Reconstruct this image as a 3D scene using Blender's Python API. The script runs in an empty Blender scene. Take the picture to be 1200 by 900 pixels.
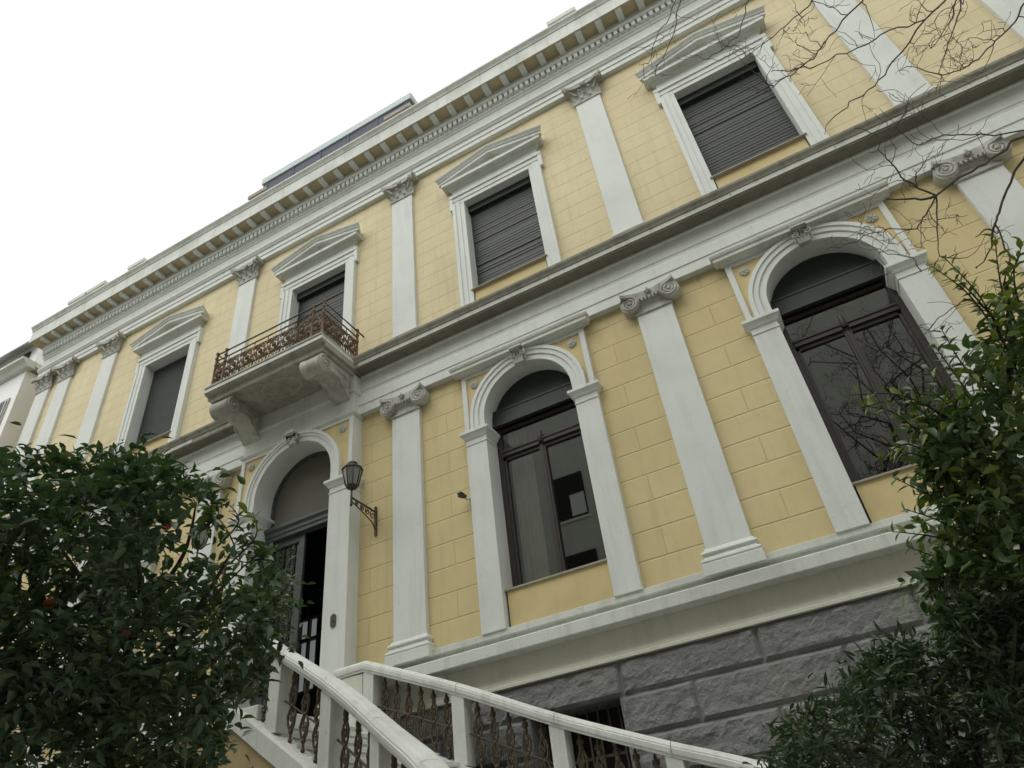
import bpy, bmesh, math, random
from mathutils import Vector, Matrix, noise as mnoise
R = math.radians
random.seed(7)
SC = bpy.context.scene
COL = SC.collection

# ------------------------------------------------------------------ camera, sky, sun, exposure
CAM = Vector((5.63385, -8.39859, -3.37825))
YAW, PITCH, ROLL, FPX = -0.40478, 0.652917, -0.135346, 825.14
fw = Vector((math.sin(YAW)*math.cos(PITCH), math.cos(YAW)*math.cos(PITCH), math.sin(PITCH)))
rt0 = Vector((math.cos(YAW), -math.sin(YAW), 0))
up0 = rt0.cross(fw)
rt = math.cos(ROLL)*rt0 + math.sin(ROLL)*up0
up = -math.sin(ROLL)*rt0 + math.cos(ROLL)*up0
cd = bpy.data.cameras.new('camera'); cam = bpy.data.objects.new('camera', cd); COL.objects.link(cam)
M3 = Matrix((rt, up, -fw)).transposed()
cam.matrix_world = Matrix.Translation(CAM) @ M3.to_4x4()
cd.sensor_width = 36; cd.lens = 36*FPX/1200; cd.clip_end = 2000; cd.clip_start = 0.05
SC.camera = cam

W = bpy.data.worlds.new('World'); SC.world = W; W.use_nodes = True
nt = W.node_tree; nt.nodes.clear()
sky = nt.nodes.new('ShaderNodeTexSky'); sky.sky_type = 'NISHITA'; sky.sun_disc = False
SUN_EL, SUN_AZ = 58, 200          # degrees; azimuth measured from +Y clockwise
sky.sun_elevation = R(SUN_EL); sky.sun_rotation = R(SUN_AZ)
sky.air_density = 1.0; sky.dust_density = 6.0; sky.ozone_density = 0.5
hs = nt.nodes.new('ShaderNodeHueSaturation'); hs.inputs['Saturation'].default_value = 0.10
tint = nt.nodes.new('ShaderNodeMix'); tint.data_type = 'RGBA'; tint.blend_type = 'MULTIPLY'
tint.inputs[0].default_value = 1.0; tint.inputs[7].default_value = (0.985, 1.0, 0.965, 1)
bg = nt.nodes.new('ShaderNodeBackground'); bg.inputs[1].default_value = 0.15
wo = nt.nodes.new('ShaderNodeOutputWorld')
veil = nt.nodes.new('ShaderNodeMix'); veil.data_type = 'RGBA'      # the even cloud layer
veil.inputs[0].default_value = 0.75; veil.inputs[7].default_value = (3.6, 3.6, 3.6, 1)
nt.links.new(sky.outputs[0], hs.inputs['Color']); nt.links.new(hs.outputs[0], veil.inputs[6]); nt.links.new(veil.outputs[2], tint.inputs[6])
nt.links.new(tint.outputs[2], bg.inputs[0]); nt.links.new(bg.outputs[0], wo.inputs[0])
sl = bpy.data.lights.new('sun', 'SUN'); sl.energy = 0.5; sl.angle = R(70); sl.color = (1, 0.98, 0.95)
so = bpy.data.objects.new('sun', sl); COL.objects.link(so)
az = R(SUN_AZ); el = R(SUN_EL)
sd = Vector((math.sin(az)*math.cos(el), math.cos(az)*math.cos(el), math.sin(el)))
so.rotation_euler = (-sd).to_track_quat('-Z', 'Y').to_euler()
SC.view_settings.view_transform = 'Standard'; SC.view_settings.look = 'None'
SC.view_settings.gamma = 1; SC.view_settings.exposure = 1.08
SC.view_settings.use_curve_mapping = False
SC.cycles.max_bounces = 6; SC.cycles.use_denoising = True

GZ = -4.98      # ground height (z = 0 is the foot of the ground floor pilasters)

def at(u, v, t):          # a point in the garden t metres deep along a line of sight of the surveyed picture
    return CAM + t*(fw + (u-600)/FPX*rt - (v-450)/FPX*up)

# ------------------------------------------------------------------ helpers
class MB:
    def __init__(s): s.v = []; s.f = []; s.sm = []
    def add(s, vs, fs, smooth=False):
        n = len(s.v); s.v += [tuple(p) for p in vs]
        s.f += [tuple(n+i for i in f) for f in fs]; s.sm += [smooth]*len(fs)
        return s
    def box(s, x0, x1, y0, y1, z0, z1):
        return s.add([(x0,y0,z0),(x1,y0,z0),(x1,y1,z0),(x0,y1,z0),(x0,y0,z1),(x1,y0,z1),(x1,y1,z1),(x0,y1,z1)],
              [(0,3,2,1),(4,5,6,7),(0,1,5,4),(1,2,6,5),(2,3,7,6),(3,0,4,7)])
    def prism(s, pts, axis, a, b, smooth=False):
        # polygon extruded along an axis: 'x' takes (y,z) points, 'y' takes (x,z), 'z' takes (x,y)
        n = len(pts)
        def P(p, t): return (t,p[0],p[1]) if axis == 'x' else (p[0],t,p[1]) if axis == 'y' else (p[0],p[1],t)
        s.add([P(p,a) for p in pts]+[P(p,b) for p in pts],
              [(i,(i+1)%n,n+(i+1)%n,n+i) for i in range(n)], smooth)
        m = len(s.v)-2*n
        s.f += [tuple(range(m,m+n)), tuple(range(m+2*n-1,m+n-1,-1))]; s.sm += [False,False]
        return s
    def mould3(s, cx, hw, d, prof, yb=0.05):
        # a moulding wrapped round the two sides and the front of a block; prof = (offset, z) from the bottom up
        rows = []
        for o,z in prof:
            rows.append([(cx-hw-o,yb,z),(cx-hw-o,-d-o,z),(cx+hw+o,-d-o,z),(cx+hw+o,yb,z)])
        vs = [p for r in rows for p in r]; fs = []
        for i in range(len(rows)-1):
            for j in range(3): fs.append((4*i+j,4*i+j+1,4*i+4+j+1,4*i+4+j))
            fs.append((4*i+3,4*i,4*i+4,4*i+7))
        fs.append((3,2,1,0)); k = 4*len(rows)-4; fs.append((k,k+1,k+2,k+3))
        return s.add(vs, fs)
    def tube(s, path, rad, n=6, cap=True, smooth=True):
        path = [Vector(p) for p in path]
        if not hasattr(rad, '__len__'): rad = [rad]*len(path)
        vs = []; fs = []; ref = None
        for i,p in enumerate(path):
            d = (path[min(i+1,len(path)-1)]-path[max(i-1,0)])
            if d.length < 1e-9: d = Vector((0,0,1))
            d.normalize()
            if ref is None:
                ref = d.orthogonal().normalized()
            ref = (ref - d*ref.dot(d))
            ref = ref.normalized() if ref.length > 1e-6 else d.orthogonal().normalized()
            b = d.cross(ref)
            for k in range(n):
                a = 2*math.pi*k/n
                vs.append(p+rad[i]*(math.cos(a)*ref+math.sin(a)*b))
        m = len(path)
        for i in range(m-1):
            for k in range(n): fs.append((i*n+k,i*n+(k+1)%n,(i+1)*n+(k+1)%n,(i+1)*n+k))
        s.add(vs, fs, smooth)
        if cap:
            o = len(s.v)-m*n
            s.f += [tuple(o+k for k in range(n-1,-1,-1)), tuple(o+(m-1)*n+k for k in range(n))]; s.sm += [False,False]
        return s
    def lathe(s, cx, cy, prof, n=20, smooth=True):
        vs = []; fs = []
        for r,z in prof:
            for k in range(n): vs.append((cx+r*math.cos(2*math.pi*k/n), cy+r*math.sin(2*math.pi*k/n), z))
        for i in range(len(prof)-1):
            for k in range(n): fs.append((i*n+k,i*n+(k+1)%n,(i+1)*n+(k+1)%n,(i+1)*n+k))
        fs += [tuple(range(n-1,-1,-1)), tuple((len(prof)-1)*n+k for k in range(n))]
        return s.add(vs, fs, smooth)
    def ball(s, c, r, sx=1, sy=1, sz=1, n=10, m=6):
        vs = [(c[0],c[1],c[2]-r*sz)]; fs = []
        for i in range(1,m):
            a = -math.pi/2+math.pi*i/m
            for k in range(n):
                b = 2*math.pi*k/n
                vs.append((c[0]+sx*r*math.cos(a)*math.cos(b), c[1]+sy*r*math.cos(a)*math.sin(b), c[2]+sz*r*math.sin(a)))
        vs.append((c[0],c[1],c[2]+r*sz)); L = len(vs)-1
        for k in range(n):
            fs.append((0,1+(k+1)%n,1+k)); fs.append((L,L-n+k,L-n+(k+1)%n))
            for i in range(m-2): fs.append((1+i*n+k,1+i*n+(k+1)%n,1+(i+1)*n+(k+1)%n,1+(i+1)*n+k))
        return s.add(vs, fs, True)
    def sweep(s, path, sec):
        # closed section (n,z) swept along a path that keeps z vertical, with mitred corners
        path = [Vector(p) for p in path]; m = len(path); k = len(sec); vs = []; fs = []
        for i,p in enumerate(path):
            a = (path[i]-path[i-1]) if i else (path[1]-path[0])
            b = (path[i+1]-path[i]) if i < m-1 else a
            a = Vector((a.x,a.y)).normalized(); b = Vector((b.x,b.y)).normalized()
            na = Vector((a.y,-a.x)); nb = Vector((b.y,-b.x)); q = (na+nb); q.normalize()
            q = q/max(0.4,q.dot(na))
            for n_,z_ in sec: vs.append((p.x+q.x*n_, p.y+q.y*n_, p.z+z_))
        for i in range(m-1):
            for j in range(k): fs.append((i*k+j,i*k+(j+1)%k,(i+1)*k+(j+1)%k,(i+1)*k+j))
        fs += [tuple(range(k-1,-1,-1)), tuple((m-1)*k+j for j in range(k))]
        return s.add(vs, fs)
    def mesh(s, name, mat, bevel=0):
        me = bpy.data.meshes.new(name); me.from_pydata(s.v, [], s.f)
        me.polygons.foreach_set('use_smooth', s.sm)
        bm = bmesh.new(); bm.from_mesh(me)
        bmesh.ops.recalc_face_normals(bm, faces=bm.faces)
        if bevel:
            es = [e for e in bm.edges if len(e.link_faces) == 2 and e.calc_face_angle(0) > R(35)]
            try: bmesh.ops.bevel(bm, geom=es, offset=bevel, segments=1, affect='EDGES', clamp_overlap=True)
            except Exception: pass
        bm.to_mesh(me); bm.free()
        me.materials.append(mat)
        return me
    def build(s, name, mat, parent=None, bevel=0):
        return link(name, s.mesh(name, mat, bevel), parent)
def link(name, me, parent=None, loc=(0,0,0)):
    o = bpy.data.objects.new(name, me); COL.objects.link(o)
    if parent: o.parent = parent
    o.location = loc
    return o
def empty(name, loc, label, cat, group=None):
    o = bpy.data.objects.new(name, None); COL.objects.link(o); o.location = loc
    o['label'] = label; o['category'] = cat
    if group: o['group'] = group
    bpy.context.view_layer.update()
    return o
def keep(o, parent):           # a part modelled in world coordinates goes under a thing whose origin is elsewhere
    o.parent = parent; o.matrix_parent_inverse = Matrix.Translation(parent.location).inverted()
    return o
def tag(o, label, cat, group=None):
    o['label'] = label; o['category'] = cat
    if group: o['group'] = group
    return o
def smoothpath(pts, n=6):      # Catmull-Rom
    P = [Vector(p) for p in pts]; out = []
    for i in range(len(P)-1):
        p0 = P[max(i-1,0)]; p1 = P[i]; p2 = P[i+1]; p3 = P[min(i+2,len(P)-1)]
        for k in range(n):
            t = k/n
            out.append(0.5*((2*p1)+(p2-p0)*t+(2*p0-5*p1+4*p2-p3)*t*t+(3*p1-p0-3*p2+p3)*t**3))
    out.append(P[-1]); return out

# ------------------------------------------------------------------ materials
def newmat(name):
    m = bpy.data.materials.new(name); m.use_nodes = True
    n = m.node_tree; b = n.nodes['Principled BSDF']
    return m, n, b
def node(n, t, **k):
    x = n.nodes.new(t)
    for a,v in k.items(): setattr(x, a, v)
    return x
def mth(n, op, a, b=None, c=None):
    x = n.nodes.new('ShaderNodeMath'); x.operation = op
    for i,v in enumerate((a,b,c)):
        if v is None: continue
        if isinstance(v,(int,float)): x.inputs[i].default_value = v
        else: n.links.new(v, x.inputs[i])
    return x.outputs[0]
def mixc(n, fac, a, b, mode='MIX'):
    x = n.nodes.new('ShaderNodeMix'); x.data_type = 'RGBA'; x.blend_type = mode
    for i,v in ((0,fac),(6,a),(7,b)):
        if isinstance(v,(int,float)): x.inputs[i].default_value = v
        elif isinstance(v,tuple): x.inputs[i].default_value = v if len(v) == 4 else (*v,1)
        else: n.links.new(v, x.inputs[i])
    return x.outputs[2]
def noise(n, vec, scale, detail=4, rough=0.55):
    x = n.nodes.new('ShaderNodeTexNoise'); x.inputs['Scale'].default_value = scale
    x.inputs['Detail'].default_value = detail; x.inputs['Roughness'].default_value = rough
    if vec is not None: n.links.new(vec, x.inputs['Vector'])
    return x.outputs[0]
def ramp(n, f, p0, p1, c0=0.0, c1=1.0):
    x = n.nodes.new('ShaderNodeMapRange'); x.clamp = True
    n.links.new(f, x.inputs[0])
    for i,v in enumerate((p0,p1,c0,c1)): x.inputs[1+i].default_value = v
    return x.outputs[0]
def coords(n, sc=(1,1,1)):
    g = n.nodes.new('ShaderNodeNewGeometry'); mp = n.nodes.new('ShaderNodeMapping')
    mp.inputs['Scale'].default_value = sc; n.links.new(g.outputs['Position'], mp.inputs[0])
    return mp.outputs[0]
def bump(n, b, h, strength=0.3, dist=0.01):
    x = n.nodes.new('ShaderNodeBump'); x.inputs['Strength'].default_value = strength; x.inputs['Distance'].default_value = dist
    n.links.new(h, x.inputs['Height']); n.links.new(x.outputs[0], b.inputs['Normal'])

def stone_mat(name, base, dirt, amount=0.5, rough=0.75, streak=True, bstr=0.15):
    m, n, b = newmat(name)
    P = coords(n); S = coords(n, (3.2, 3.2, 0.28))
    a = noise(n, P, 1.3, 6); st = noise(n, S, 2.2, 5, 0.6); fine = noise(n, P, 38, 3)
    f1 = ramp(n, a, 0.46, 0.74, 0, 0.7*amount)
    col = mixc(n, f1, base, dirt)
    if streak:
        f2 = ramp(n, st, 0.5, 0.78, 0, 0.9*amount); col = mixc(n, f2, col, dirt)
    f3 = ramp(n, fine, 0.35, 0.75, -0.0, 0.16); col = mixc(n, f3, col, dirt)
    spot = noise(n, P, 11, 3, 0.7); col = mixc(n, ramp(n, spot, 0.63, 0.72, 0, 0.55*amount+0.1), col, dirt)      # chips and stains
    n.links.new(col, b.inputs['Base Color']); b.inputs['Roughness'].default_value = rough
    bump(n, b, mth(n,'ADD', fine, mth(n,'MULTIPLY', a, 1.5)), bstr, 0.006)
    return m
WHITE = stone_mat('painted_white_trim', (0.625,0.65,0.62), (0.38,0.38,0.33), 0.34)
MARBLE = stone_mat('weathered_marble', (0.60,0.62,0.575), (0.27,0.265,0.22), 0.5)
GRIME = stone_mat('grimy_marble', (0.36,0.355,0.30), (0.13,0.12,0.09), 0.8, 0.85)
STREAKED = stone_mat('streaked_white_marble', (0.60,0.62,0.58), (0.30,0.30,0.255), 0.7)
RAILM = stone_mat('worn_handrail_marble', (0.62,0.635,0.60), (0.32,0.32,0.275), 0.65, 0.8, True, 0.3)
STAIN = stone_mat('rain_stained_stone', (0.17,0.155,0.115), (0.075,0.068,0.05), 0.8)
CARVED = stone_mat('carved_grey_marble', (0.46,0.465,0.42), (0.16,0.155,0.125), 0.9, 0.85)
CREAM = stone_mat('cream_plaster', (0.60,0.60,0.51), (0.40,0.40,0.33), 0.45)
SOFFIT = stone_mat('ochre_soffit', (0.46,0.38,0.24), (0.32,0.27,0.18), 0.6)
OCHRE = stone_mat('ochre_stucco', (0.36,0.28,0.13), (0.22,0.18,0.10), 0.6)
PALE = stone_mat('pale_render', (0.78,0.79,0.78), (0.6,0.6,0.58), 0.25)
GREYREND = stone_mat('grey_render', (0.38,0.385,0.36), (0.25,0.25,0.23), 0.5)

STREETW = stone_mat('dull_grey_street_front', (0.50,0.505,0.47), (0.34,0.34,0.31), 0.5)
def yellow_wall(name, z0, h, c0, c1, c2, w=1.527, x0=0.763, soft=1.0, vj=0.85):
    m, n, b = newmat(name)
    g = n.nodes.new('ShaderNodeNewGeometry'); sp = n.nodes.new('ShaderNodeSeparateXYZ'); n.links.new(g.outputs['Position'], sp.inputs[0])
    P = coords(n); wob = noise(n, P, 5, 2)
    zr = mth(n,'DIVIDE', mth(n,'SUBTRACT', mth(n,'ADD', sp.outputs[2], mth(n,'MULTIPLY', wob, 0.008)), z0), h)
    row = mth(n,'FLOOR', zr); fz = mth(n,'FRACT', mth(n,'ADD', zr, 100.0))
    par = mth(n,'MULTIPLY', mth(n,'FRACT', mth(n,'MULTIPLY', mth(n,'ADD',row,100.0), 0.5)), 1.0)   # 0 or .5
    xr = mth(n,'ADD', mth(n,'DIVIDE', mth(n,'SUBTRACT', sp.outputs[0], x0), w), par)
    fx = mth(n,'FRACT', mth(n,'ADD', xr, 100.0))
    dz = mth(n,'MULTIPLY', mth(n,'MINIMUM', fz, mth(n,'SUBTRACT',1.0,fz)), h)
    dx = mth(n,'MULTIPLY', mth(n,'MINIMUM', fx, mth(n,'SUBTRACT',1.0,fx)), w)
    joint = mth(n,'MAXIMUM', ramp(n, dz, 0.003, 0.014, 1, 0), ramp(n, dx, 0.002, 0.011, vj, 0))
    a = noise(n, P, 0.9, 6); big = noise(n, P, 0.33, 5, 0.6); c = noise(n, P, 7, 5); fine = noise(n, P, 60, 2); st = noise(n, coords(n,(2.5,2.5,0.22)), 2.4, 5, 0.6)
    blk = n.nodes.new('ShaderNodeTexWhiteNoise'); blk.noise_dimensions = '2D'
    cb = n.nodes.new('ShaderNodeCombineXYZ'); n.links.new(mth(n,'FLOOR',xr), cb.inputs[0]); n.links.new(row, cb.inputs[1]); n.links.new(cb.outputs[0], blk.inputs['Vector'])
    col = mixc(n, ramp(n, a, 0.4, 0.72), c0, c1)
    col = mixc(n, ramp(n, blk.outputs[0], 0, 1, 0, 0.22), col, c2)
    col = mixc(n, ramp(n, big, 0.47, 0.62, 0, 0.4), col, tuple(min(1,x*1.08+0.025) for x in c2))
    col = mixc(n, ramp(n, c, 0.5, 0.8, 0, 0.3), col, (0.47,0.37,0.20))
    col = mixc(n, ramp(n, st, 0.5, 0.78, 0, 0.45), col, (0.42,0.335,0.19))
    col = mixc(n, mth(n,'MULTIPLY', joint, 0.42), col, (0.36,0.275,0.14))
    n.links.new(col, b.inputs['Base Color']); b.inputs['Roughness'].default_value = 0.85
    bump(n, b, mth(n,'SUBTRACT', mth(n,'MULTIPLY', fine, 0.12), mth(n,'MULTIPLY', joint, 1.0*soft)), 0.6, 0.010)
    return m
YLOW = yellow_wall('yellow_ashlar_stucco_lower', 0.085, 0.386, (0.575,0.475,0.245), (0.515,0.425,0.23), (0.60,0.505,0.29))
YUP = yellow_wall('yellow_ashlar_stucco_upper', 5.945, 0.358, (0.61,0.525,0.325), (0.555,0.475,0.30), (0.63,0.555,0.37), soft=0.7, vj=0.35)  # upper tones set paler, with the bright sky's haze and glare painted in
def plain_yellow():
    m, n, b = newmat('plain_yellow_stucco'); P = coords(n)
    col = mixc(n, ramp(n, noise(n,P,2.2,6), 0.4, 0.75), (0.58,0.475,0.24), (0.49,0.395,0.21))
    n.links.new(col, b.inputs['Base Color']); b.inputs['Roughness'].default_value = 0.85
    bump(n, b, noise(n,P,45,3), 0.1, 0.01); return m
YPLAIN = plain_yellow()

def rock():
    m, n, b = newmat('rock_faced_grey_stone'); P = coords(n)
    c = noise(n,P,2.0,6); f = noise(n,P,22,8,0.62); f2 = noise(n,P,70,4); blk = noise(n,P,0.7,1)
    col = mixc(n, ramp(n,c,0.35,0.7), (0.215,0.220,0.215), (0.165,0.168,0.166))
    col = mixc(n, ramp(n,f,0.52,0.75,0,0.5), col, (0.27,0.268,0.25)); col = mixc(n, ramp(n,blk,0.45,0.62,0,0.4), col, (0.25,0.245,0.225)); col = mixc(n, ramp(n,noise(n,coords(n,(3,3,0.4)),2.5,5),0.55,0.75,0,0.5), col, (0.10,0.10,0.095))
    n.links.new(col, b.inputs['Base Color']); b.inputs['Roughness'].default_value = 0.8
    bump(n, b, mth(n,'ADD', f, mth(n,'MULTIPLY',f2,0.3)), 0.65, 0.05); return m
ROCK = rock()
def plainmat(name, col, rough=0.6, metal=0, var=None, sc=20):
    m, n, b = newmat(name)
    if var:
        c = mixc(n, ramp(n, noise(n, coords(n), sc, 5), 0.35, 0.7), col, var); n.links.new(c, b.inputs['Base Color'])
    else: b.inputs['Base Color'].default_value = (*col,1)
    b.inputs['Roughness'].default_value = rough; b.inputs['Metallic'].default_value = metal
    return m
RUST = plainmat('rusty_iron', (0.150,0.092,0.045), 0.8, 0.05, (0.075,0.052,0.032), 14)
IRON = plainmat('brown_black_iron', (0.088,0.062,0.036), 0.7, 0.1, (0.045,0.036,0.026), 18)
DARKIRON = plainmat('dark_lantern_iron', (0.035,0.034,0.03), 0.5, 0.3)
SHUT = plainmat('dark_green_shutter', (0.017,0.023,0.020), 0.6, 0, (0.012,0.016,0.014), 5)
SHUTG = plainmat('grey_shutter', (0.060,0.066,0.065), 0.6, 0, (0.052,0.057,0.056), 5)
BROWN = plainmat('brown_window_wood', (0.028,0.021,0.016), 0.6, 0, (0.019,0.015,0.013), 9)
DOORG = plainmat('dark_green_door_paint', (0.055,0.072,0.066), 0.45, 0, (0.042,0.056,0.052), 6)
LUN = plainmat('grey_lunette_board', (0.115,0.11,0.09), 0.7, 0, (0.085,0.083,0.07), 1.5)
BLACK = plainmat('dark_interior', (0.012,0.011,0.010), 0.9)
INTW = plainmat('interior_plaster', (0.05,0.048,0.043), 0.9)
CURT = plainmat('curtain_cloth', (0.05,0.049,0.044), 0.9)
CURTP = plainmat('pale_curtain_cloth', (0.30,0.29,0.26), 0.9)
PAPER = plainmat('white_board', (0.6,0.62,0.6), 0.8)
BARK = plainmat('grey_brown_bark', (0.055,0.045,0.036), 0.9, 0, (0.03,0.026,0.022), 25)
TWIG = plainmat('bare_twig_bark', (0.10,0.083,0.070), 0.85, 0, (0.062,0.05,0.044), 30)
ORANGE = plainmat('orange_peel', (0.34,0.06,0.014), 0.55)
ROOFM = plainmat('blue_grey_roof_metal', (0.36,0.42,0.42), 0.6)
ROOFG = plainmat('dark_blue_glazing', (0.022,0.032,0.06), 0.7)
BROWNST = stone_mat('brown_stained_stone', (0.34,0.30,0.24), (0.18,0.15,0.12), 0.7)
PLAST = plainmat('grey_white_plastic', (0.5,0.5,0.48), 0.4)
BRONZE = plainmat('dull_bronze', (0.085,0.08,0.065), 0.5, 0.4, (0.05,0.048,0.04), 40)
SOIL = plainmat('pale_gravel_ground', (0.36,0.345,0.30), 0.95, 0, (0.24,0.225,0.19), 3)

def glassmat(name, ior=2.5, tcol=(0.55,0.57,0.55), rough=0.015):
    m = bpy.data.materials.new(name); m.use_nodes = True; n = m.node_tree; n.nodes.clear()
    fr = node(n,'ShaderNodeFresnel'); ge = node(n,'ShaderNodeNewGeometry')
    n.links.new(mth(n,'ADD', ior, mth(n,'MULTIPLY', ge.outputs['Backfacing'], 1/ior-ior)), fr.inputs[0])
    gl = node(n,'ShaderNodeBsdfGlossy'); gl.inputs['Roughness'].default_value = rough; gl.inputs['Color'].default_value = (0.9,0.93,0.9,1)
    tr = node(n,'ShaderNodeBsdfTransparent'); tr.inputs[0].default_value = (*tcol,1)
    mx = node(n,'ShaderNodeMixShader'); o = node(n,'ShaderNodeOutputMaterial')
    n.links.new(fr.outputs[0], mx.inputs[0]); n.links.new(tr.outputs[0], mx.inputs[1]); n.links.new(gl.outputs[0], mx.inputs[2]); n.links.new(mx.outputs[0], o.inputs[0])
    return m
GLASS = glassmat('window_glass')
LGLASS = plainmat('frosted_lantern_glass', (0.20,0.205,0.18), 0.3, 0, (0.13,0.135,0.12), 9)

def leafmat(name, c0, c1, c2, rough=0.38, spec=0.5):
    m, n, b = newmat(name)
    g = n.nodes.new('ShaderNodeNewGeometry')
    r = g.outputs['Random Per Island']
    col = mixc(n, ramp(n, r, 0.0, 0.75), c0, c1)
    col = mixc(n, ramp(n, r, 0.86, 1.0), col, c2)
    n.links.new(col, b.inputs['Base Color']); b.inputs['Roughness'].default_value = rough
    b.inputs['Specular IOR Level'].default_value = spec
    tr = node(n,'ShaderNodeBsdfTranslucent'); n.links.new(mixc(n,1.0,col,(1.2,1.5,0.4),'MULTIPLY'), tr.inputs[0])
    mx = node(n,'ShaderNodeMixShader'); mx.inputs[0].default_value = 0.18
    o = [x for x in n.nodes if x.type == 'OUTPUT_MATERIAL'][0]
    n.links.new(b.outputs[0], mx.inputs[1]); n.links.new(tr.outputs[0], mx.inputs[2]); n.links.new(mx.outputs[0], o.inputs[0])
    return m
LEAF = leafmat('dark_citrus_leaf', (0.034,0.066,0.036), (0.064,0.110,0.055), (0.12,0.155,0.06))
LEAFM = leafmat('green_citrus_leaf', (0.048,0.092,0.038), (0.092,0.150,0.055), (0.20,0.25,0.07))
LEAFY = leafmat('young_citrus_leaf', (0.10,0.15,0.025), (0.16,0.20,0.035), (0.22,0.24,0.05), 0.45)
LEAFB = leafmat('narrow_bush_leaf', (0.032,0.058,0.034), (0.052,0.088,0.048), (0.09,0.125,0.055), 0.45)

# ------------------------------------------------------------------ ground
gm = MB(); gm.add([(-150,-150,GZ),(150,-150,GZ),(150,150,GZ),(-150,150,GZ)], [(0,1,2,3)])
g = gm.build('ground', SOIL); g['kind'] = 'structure'
p = MB(); p.box(-40,40,-9.9,-7.2,GZ,GZ+0.03); pv = p.build('garden_path', STREETW); pv['kind'] = 'structure'

# ------------------------------------------------------------------ the mansion
XL, XR = -12.45, 12.4
BLD = empty('neoclassical_mansion', (0,0,0), 'yellow two-storey neoclassical mansion with white pilasters, pedimented upper windows and a balcony', 'building')
PX = [-12.063,-11.172,-9.384,-4.562,0.0,4.583,9.17,11.0,11.9]      # pilaster axes
WX = [-6.973,-2.284,2.29,6.89]                                      # window axes
DX = -2.29                                                          # door axis
UO, AI, AO = 0.755, 0.77, 1.136

def wallgrid(name, x0, x1, z0, z1, holes, y, mat):
    xs = sorted({x0,x1,*[h[0] for h in holes],*[h[1] for h in holes]}); zs = sorted({z0,z1,*[h[2] for h in holes],*[h[3] for h in holes]})
    m = MB()
    for i in range(len(xs)-1):
        for j in range(len(zs)-1):
            cx = (xs[i]+xs[i+1])/2; cz = (zs[j]+zs[j+1])/2
            if any(h[0] < cx < h[1] and h[2] < cz < h[3] for h in holes): continue
            m.add([(xs[i],y,zs[j]),(xs[i+1],y,zs[j]),(xs[i+1],y,zs[j+1]),(xs[i],y,zs[j+1])], [(0,1,2,3)])
    return m.build(name, mat, BLD)
AW = [-6.973, 2.29, 6.89]     # arched windows of the ground floor
holes = [(c-0.9,c+0.9,-0.25,3.95) for c in AW] + [(DX-1.0,DX+1.0,-1.2,4.1)]
wallgrid('ground_floor_wall', XL, XR, -1.2, 4.6, holes, 0.0, YLOW)
holes = [(c-0.85,c+0.85,5.3,8.7) for c in WX]
wallgrid('upper_floor_wall', XL, XR, 4.6, 10.6, holes, 0.0, YUP)
# body of the house behind the front: sides, back and roof
body = MB(); body.box(XL+0.02, XR-0.02, 2.6, 13, GZ, 12.0)
body.box(XL+0.02, XL+0.3, 0.02, 2.6, GZ, 12.0); body.box(XR-0.3, XR-0.02, 0.02, 2.6, GZ, 12.0)
body.box(XL+0.3, XR-0.3, 0.3, 2.6, 11.7, 11.95); body.box(XL+0.3, XR-0.3, 0.4, 2.6, 4.7, 4.95); body.box(XL+0.3, XR-0.3, 0.31, 2.6, -1.40, -1.22)
body.build('house_body', YPLAIN, BLD)
MB().box(XL+0.31,XR-0.31,2.50,2.59,-1.2,11.6).build('inner_wall', INTW, BLD)
for xd in (-9.0,-4.6,0.0,4.6,9.2):
    MB().box(xd-0.1,xd+0.1,0.4,2.6,-1.22,11.7).build('inner_wall', INTW, BLD)

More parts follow.
